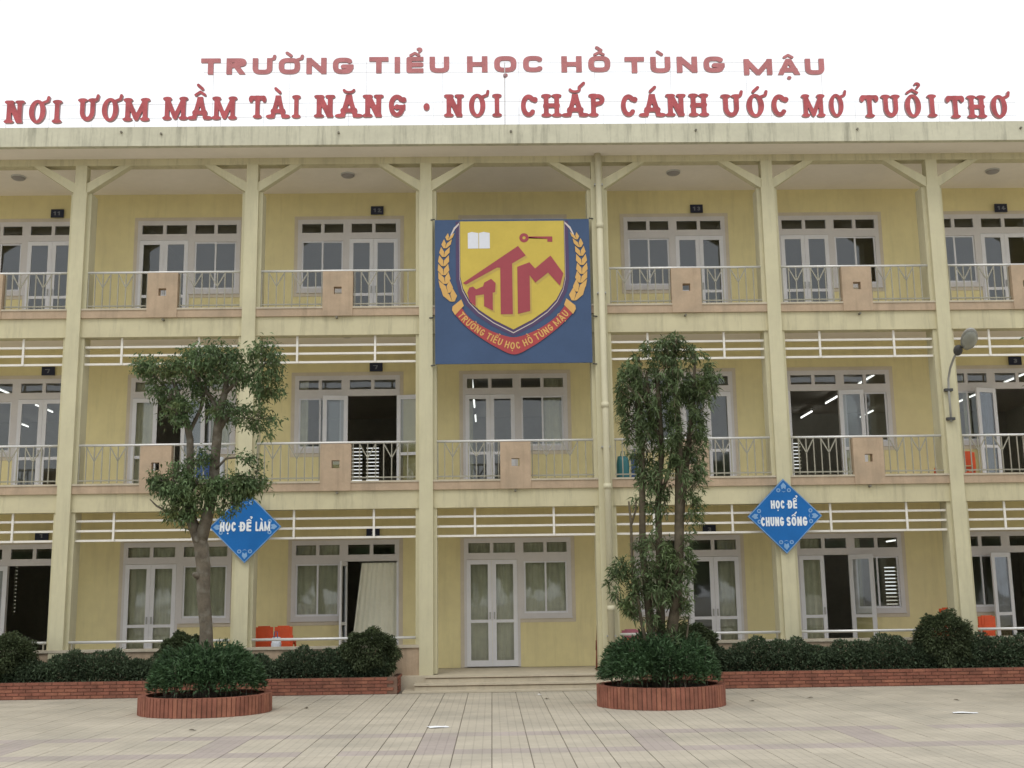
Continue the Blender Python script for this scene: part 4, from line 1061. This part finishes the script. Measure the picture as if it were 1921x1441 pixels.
cl = [(-3.15, ty, 5.42, .48, .42, .24, 1.5), (-3.52, ty-.1, 5.20, .44, .42, .24, 1.3), (-2.85, ty, 5.12, .42, .42, .26, 1.1), (-2.32, ty-.05, 5.28, .36, .35, .34, 1.4), (-2.24, ty, 4.92, .26, .3, .26, .6),
      (-3.92, ty, 5.22, .34, .3, .16, .7), (-4.17, ty, 5.28, .22, .2, .10, .22), (-2.42, ty-.05, 4.42, .34, .3, .20, .8), (-2.28, ty, 4.22, .16, .2, .12, .18), (-3.72, ty-.1, 4.72, .26, .25, .16, .5), (-3.58, ty-.2, 4.48, .24, .25, .20, .6),
      (-3.98, ty, 4.90, .14, .15, .14, .2), (-3.2, ty+.15, 4.66, .3, .3, .2, .45), (-2.86, ty-.1, 4.52, .24, .3, .16, .35), (-3.30, ty+.2, 5.0, .4, .3, .2, .5),
      (-3.62, ty-.15, 3.42, .32, .30, .26, 1.3), (-3.46, ty-.1, 3.02, .30, .28, .22, .9), (-3.22, ty-.2, 3.36, .30, .26, .24, .8), (-2.92, ty-.15, 3.30, .22, .28, .22, .55), (-3.20, ty-.1, 3.78, .20, .22, .16, .25), (-3.80, ty, 3.40, .18, .2, .14, .3),
      (-2.66, ty-.15, 3.42, .24, .2, .13, .32), (-2.66, ty-.15, 3.30, .32, .2, .13, 1.3), (-2.38, ty-.12, 3.36, .28, .16, .07, .3), (-2.42, ty-.15, 3.42, .26, .16, .08, .22), (-2.82, ty-.1, 3.10, .26, .25, .20, .5), (-2.52, ty-.1, 3.80, .20, .16, .08, .10), (-2.34, ty-.1, 3.58, .08, .1, .16, .08), (-3.45, ty-.1, 2.80, .18, .2, .14, .3)]
P, D = sprigs(cl, 165, 9, tw1, .10)
leaves('crown', P, D, .088, .030, M['leaf1'], T1, .2)
tk.v += []; tag(tw1.build('twigs', M['bark'], T1), kind='stuff'); tk.build('trunk', M['bark'], T1, smooth=True)

# right tree: a clump of upright canes with hanging lance leaves
T2 = thing('cane_tree', 'tall clump of upright canes with drooping narrow leaves in the right round planter', 'tree', (3.72, -3.90, .25))
ty = -3.90
for pts, rd in (([(3.74, ty, .2), (3.66, ty, .85), (3.62, ty, 1.5), (3.56, ty, 2.3), (3.585, ty, 3.1), (3.60, ty, 3.9), (3.56, ty, 4.6), (3.52, ty, 5.0)], [.11, .085, .07, .062, .06, .055, .05, .03]),
                ([(3.78, ty+.08, .2), (3.82, ty+.1, 1.2), (3.83, ty+.1, 2.2), (3.84, ty+.1, 3.0), (3.92, ty+.08, 3.8), (3.90, ty, 4.6), (3.88, ty, 5.15)], [.10, .08, .065, .06, .055, .05, .03]),
                ([(3.82, ty-.04, .2), (3.92, ty-.05, .9), (4.06, ty-.05, 1.6), (4.13, ty, 2.4), (4.17, ty, 3.3), (4.19, ty, 4.2), (4.17, ty, 5.0), (4.18, ty, 5.6)], [.13, .105, .095, .09, .085, .06, .04, .025]),
                ([(4.14, ty, 2.5), (4.24, ty+.05, 3.2), (4.36, ty+.05, 4.0), (4.46, ty, 4.8), (4.50, ty, 5.3)], [.06, .055, .05, .04, .02]),
                ([(3.70, ty-.1, .2), (3.50, ty-.1, 1.2), (3.38, ty-.1, 2.1), (3.385, ty-.1, 2.75), (3.36, ty-.1, 3.05)], [.04, .032, .027, .025, .015]),
                ([(3.385, ty-.1, 2.68), (3.46, ty-.1, 2.9), (3.48, ty-.1, 3.1)], [.022, .018, .012]),
                ([(3.9, ty+.05, 3.2), (4.02, ty+.05, 3.5), (4.08, ty, 3.9)], [.04, .035, .02]),
                ([(3.92, ty, 3.9), (3.74, ty, 4.4), (3.72, ty, 5.1)], [.04, .035, .02]),
                ([(4.02, ty-.1, .3), (4.16, ty-.1, .9), (4.22, ty-.1, 1.3)], [.03, .02, .012])):
    m_ = MB().tube(pts, [q*.84 for q in rd], 9); m_.build('cane', M['bark2'], T2, smooth=True)
tw2 = MB()
env = [(5.85, 4.14, 4.20), (5.62, 4.08, 4.28), (5.45, 3.62, 4.50), (5.30, 3.42, 4.66), (5.07, 3.28, 4.84), (4.75, 3.26, 4.76), (4.4, 3.28, 4.66), (4.0, 3.38, 4.58), (3.7, 3.46, 4.58), (3.4, 3.50, 4.56), (3.15, 3.38, 4.58), (2.85, 3.56, 4.52), (2.55, 3.60, 4.34),
       (2.35, 3.42, 4.30), (2.15, 3.12, 4.32), (1.85, 3.02, 4.28), (1.60, 3.10, 4.22), (1.40, 3.30, 4.18), (1.15, 3.52, 4.16), (.95, 3.62, 4.3), (.8, 3.70, 4.1)]
zs_ = [e[0] for e in env][::-1]; lo = [e[1] for e in env][::-1]; hi = [e[2] for e in env][::-1]
den = lambda z: float(np.interp(z, (.8, 1.2, 1.6, 2.2, 2.4, 2.6, 3.0, 3.3, 3.7, 4.6, 5.3, 5.85), (.35, .75, 1.2, 1.2, .6, .16, .34, .7, .85, .95, .95, .9)))
PP, DD = [], []; cnt = 0
while cnt < 2050:
    z = random.uniform(.8, 5.85)
    if random.random()*1.2 > den(z): continue
    a, b = float(np.interp(z, zs_, lo)), float(np.interp(z, zs_, hi)); t = random.random(); x = a+(b-a)*t; yy = ty-.05+random.gauss(0, .16)
    if random.random() > (b-a)/1.5: continue
    if NZ.noise(Vector((x*5.5, yy*3, z*2.6))) < .02: continue
    cnt += 1; p = np.array((x, yy, z)); q = np.array(((t-.5)*1.3, random.uniform(-.7, .5), .15))
    for _ in range(9): PP.append(p+rng.normal(0, .022, 3)); DD.append(rng.normal(0, .62, 3)+q)
    if cnt % 4 == 0: tw2.bar((x-q[0]*.22, yy, z-.14), (x, yy, z), .009)
leaves('crown', np.array(PP), np.array(DD), .115, .026, M['leaf2'], T2, .32)
tag(tw2.build('twigs', M['bark2'], T2), kind='stuff')

# tree at the right edge, mostly outside the frame
T3 = thing('forked_tree', 'tree at the right edge of the picture, only its leaf tips in view', 'tree', (PC3[0]-.1, -3.9, .22))
ty = -3.9; X3 = PC3[0]-.1
t3 = MB().tube([(X3, ty, .2), (X3-.05, ty, 1.4), (X3, ty, 2.6), (X3+.1, ty, 3.6), (X3+.05, ty, 5.0)], [.16, .13, .12, .09, .04], 10)
t3.tube([(X3, ty, 2.9), (X3-.4, ty, 4.0), (X3-.7, ty, 5.0)], [.08, .06, .03], 8)
t3.build('trunk', M['bark'], T3, smooth=True)
tw3 = MB(); P, D = sprigs([(X3-.38, ty, 5.45, .55, .5, .5, 1.6), (X3-.42, ty, 4.72, .55, .5, .42, 1.5), (X3+.5, ty, 5.2, .6, .6, .6, 2), (X3, ty, 5.8, .6, .6, .4, 1.3)], 95, 9, tw3)
leaves('crown', P, D, .115, .036, M['leaf1'], T3, .25); tag(tw3.build('twigs', M['bark'], T3), kind='stuff')

# ------------------------------------------------------------------ trees across the yard behind the camera (seen mirrored in the panes)
n = 9000; x = rng.uniform(-55, 58, n); z = rng.uniform(.2, 1, n)**.7*(9.5+2.2*np.sin(x*.35)+1.4*np.sin(x*.9+1)); y = -78+rng.normal(0, 1.6, n)
tb_ = leaves('tree_belt', np.stack([x, y, z], 1), rng.normal(0, 1, (n, 3)), 2.2, 1.7, M['leaf1'], None, .3, (0, -78, 0))
tag(tb_, kind='stuff')

# ------------------------------------------------------------------ litter
def scrap(name, x, y, a, b, label, m, cat, rz=0., group=None):
    n = 5; V = []
    for j in range(n+1):
        for i in range(n+1):
            u, v = (i/n-.5)*a, (j/n-.5)*b; z = .006+.018*abs(math.sin(3*u/a+2))*abs(math.cos(4*v/b))
            c, s = math.cos(rz), math.sin(rz); V.append((x+u*c-v*s, y+u*s+v*c, z))
    Fc = [(j*(n+1)+i, j*(n+1)+i+1, (j+1)*(n+1)+i+1, (j+1)*(n+1)+i) for j in range(n) for i in range(n)]
    o = mkobj(name, V, Fc, m, None, (x, y, 0)); tag(o, label, cat, group)
scrap('paper_sheet', .535, -6.6, .26, .20, 'crumpled white paper on the paving in front of the steps', M['paper'], 'paper', .3)
scrap('paper_sheet', 7.57, -5.9, .32, .15, 'white paper lying on the paving at far right', M['paper'], 'paper', -.2)
scrap('paper_scrap', 2.02, -1.75, .06, .05, 'tiny white scrap just in front of the steps', M['paper'], 'paper')
for i, (x, y, lb) in enumerate(((-2.6, -6.5, 'paving near the left round planter'), (2.1, -2.6, 'paving in front of the steps'), (5.2, -3.6, 'paving right of the cane tree planter'),
                              (6.2, -3.2, 'paving before the right long planter'), (-1.6, -3.6, 'paving between the left planter and the steps'), (8.2, -4.0, 'paving at right above the white paper'))):
    scrap('fallen_leaf', x, y, .09, .05, 'small dark fallen leaf on the ' + lb, M['dryleaf'], 'leaf', i*1.1, 'fallen leaves on the paving')
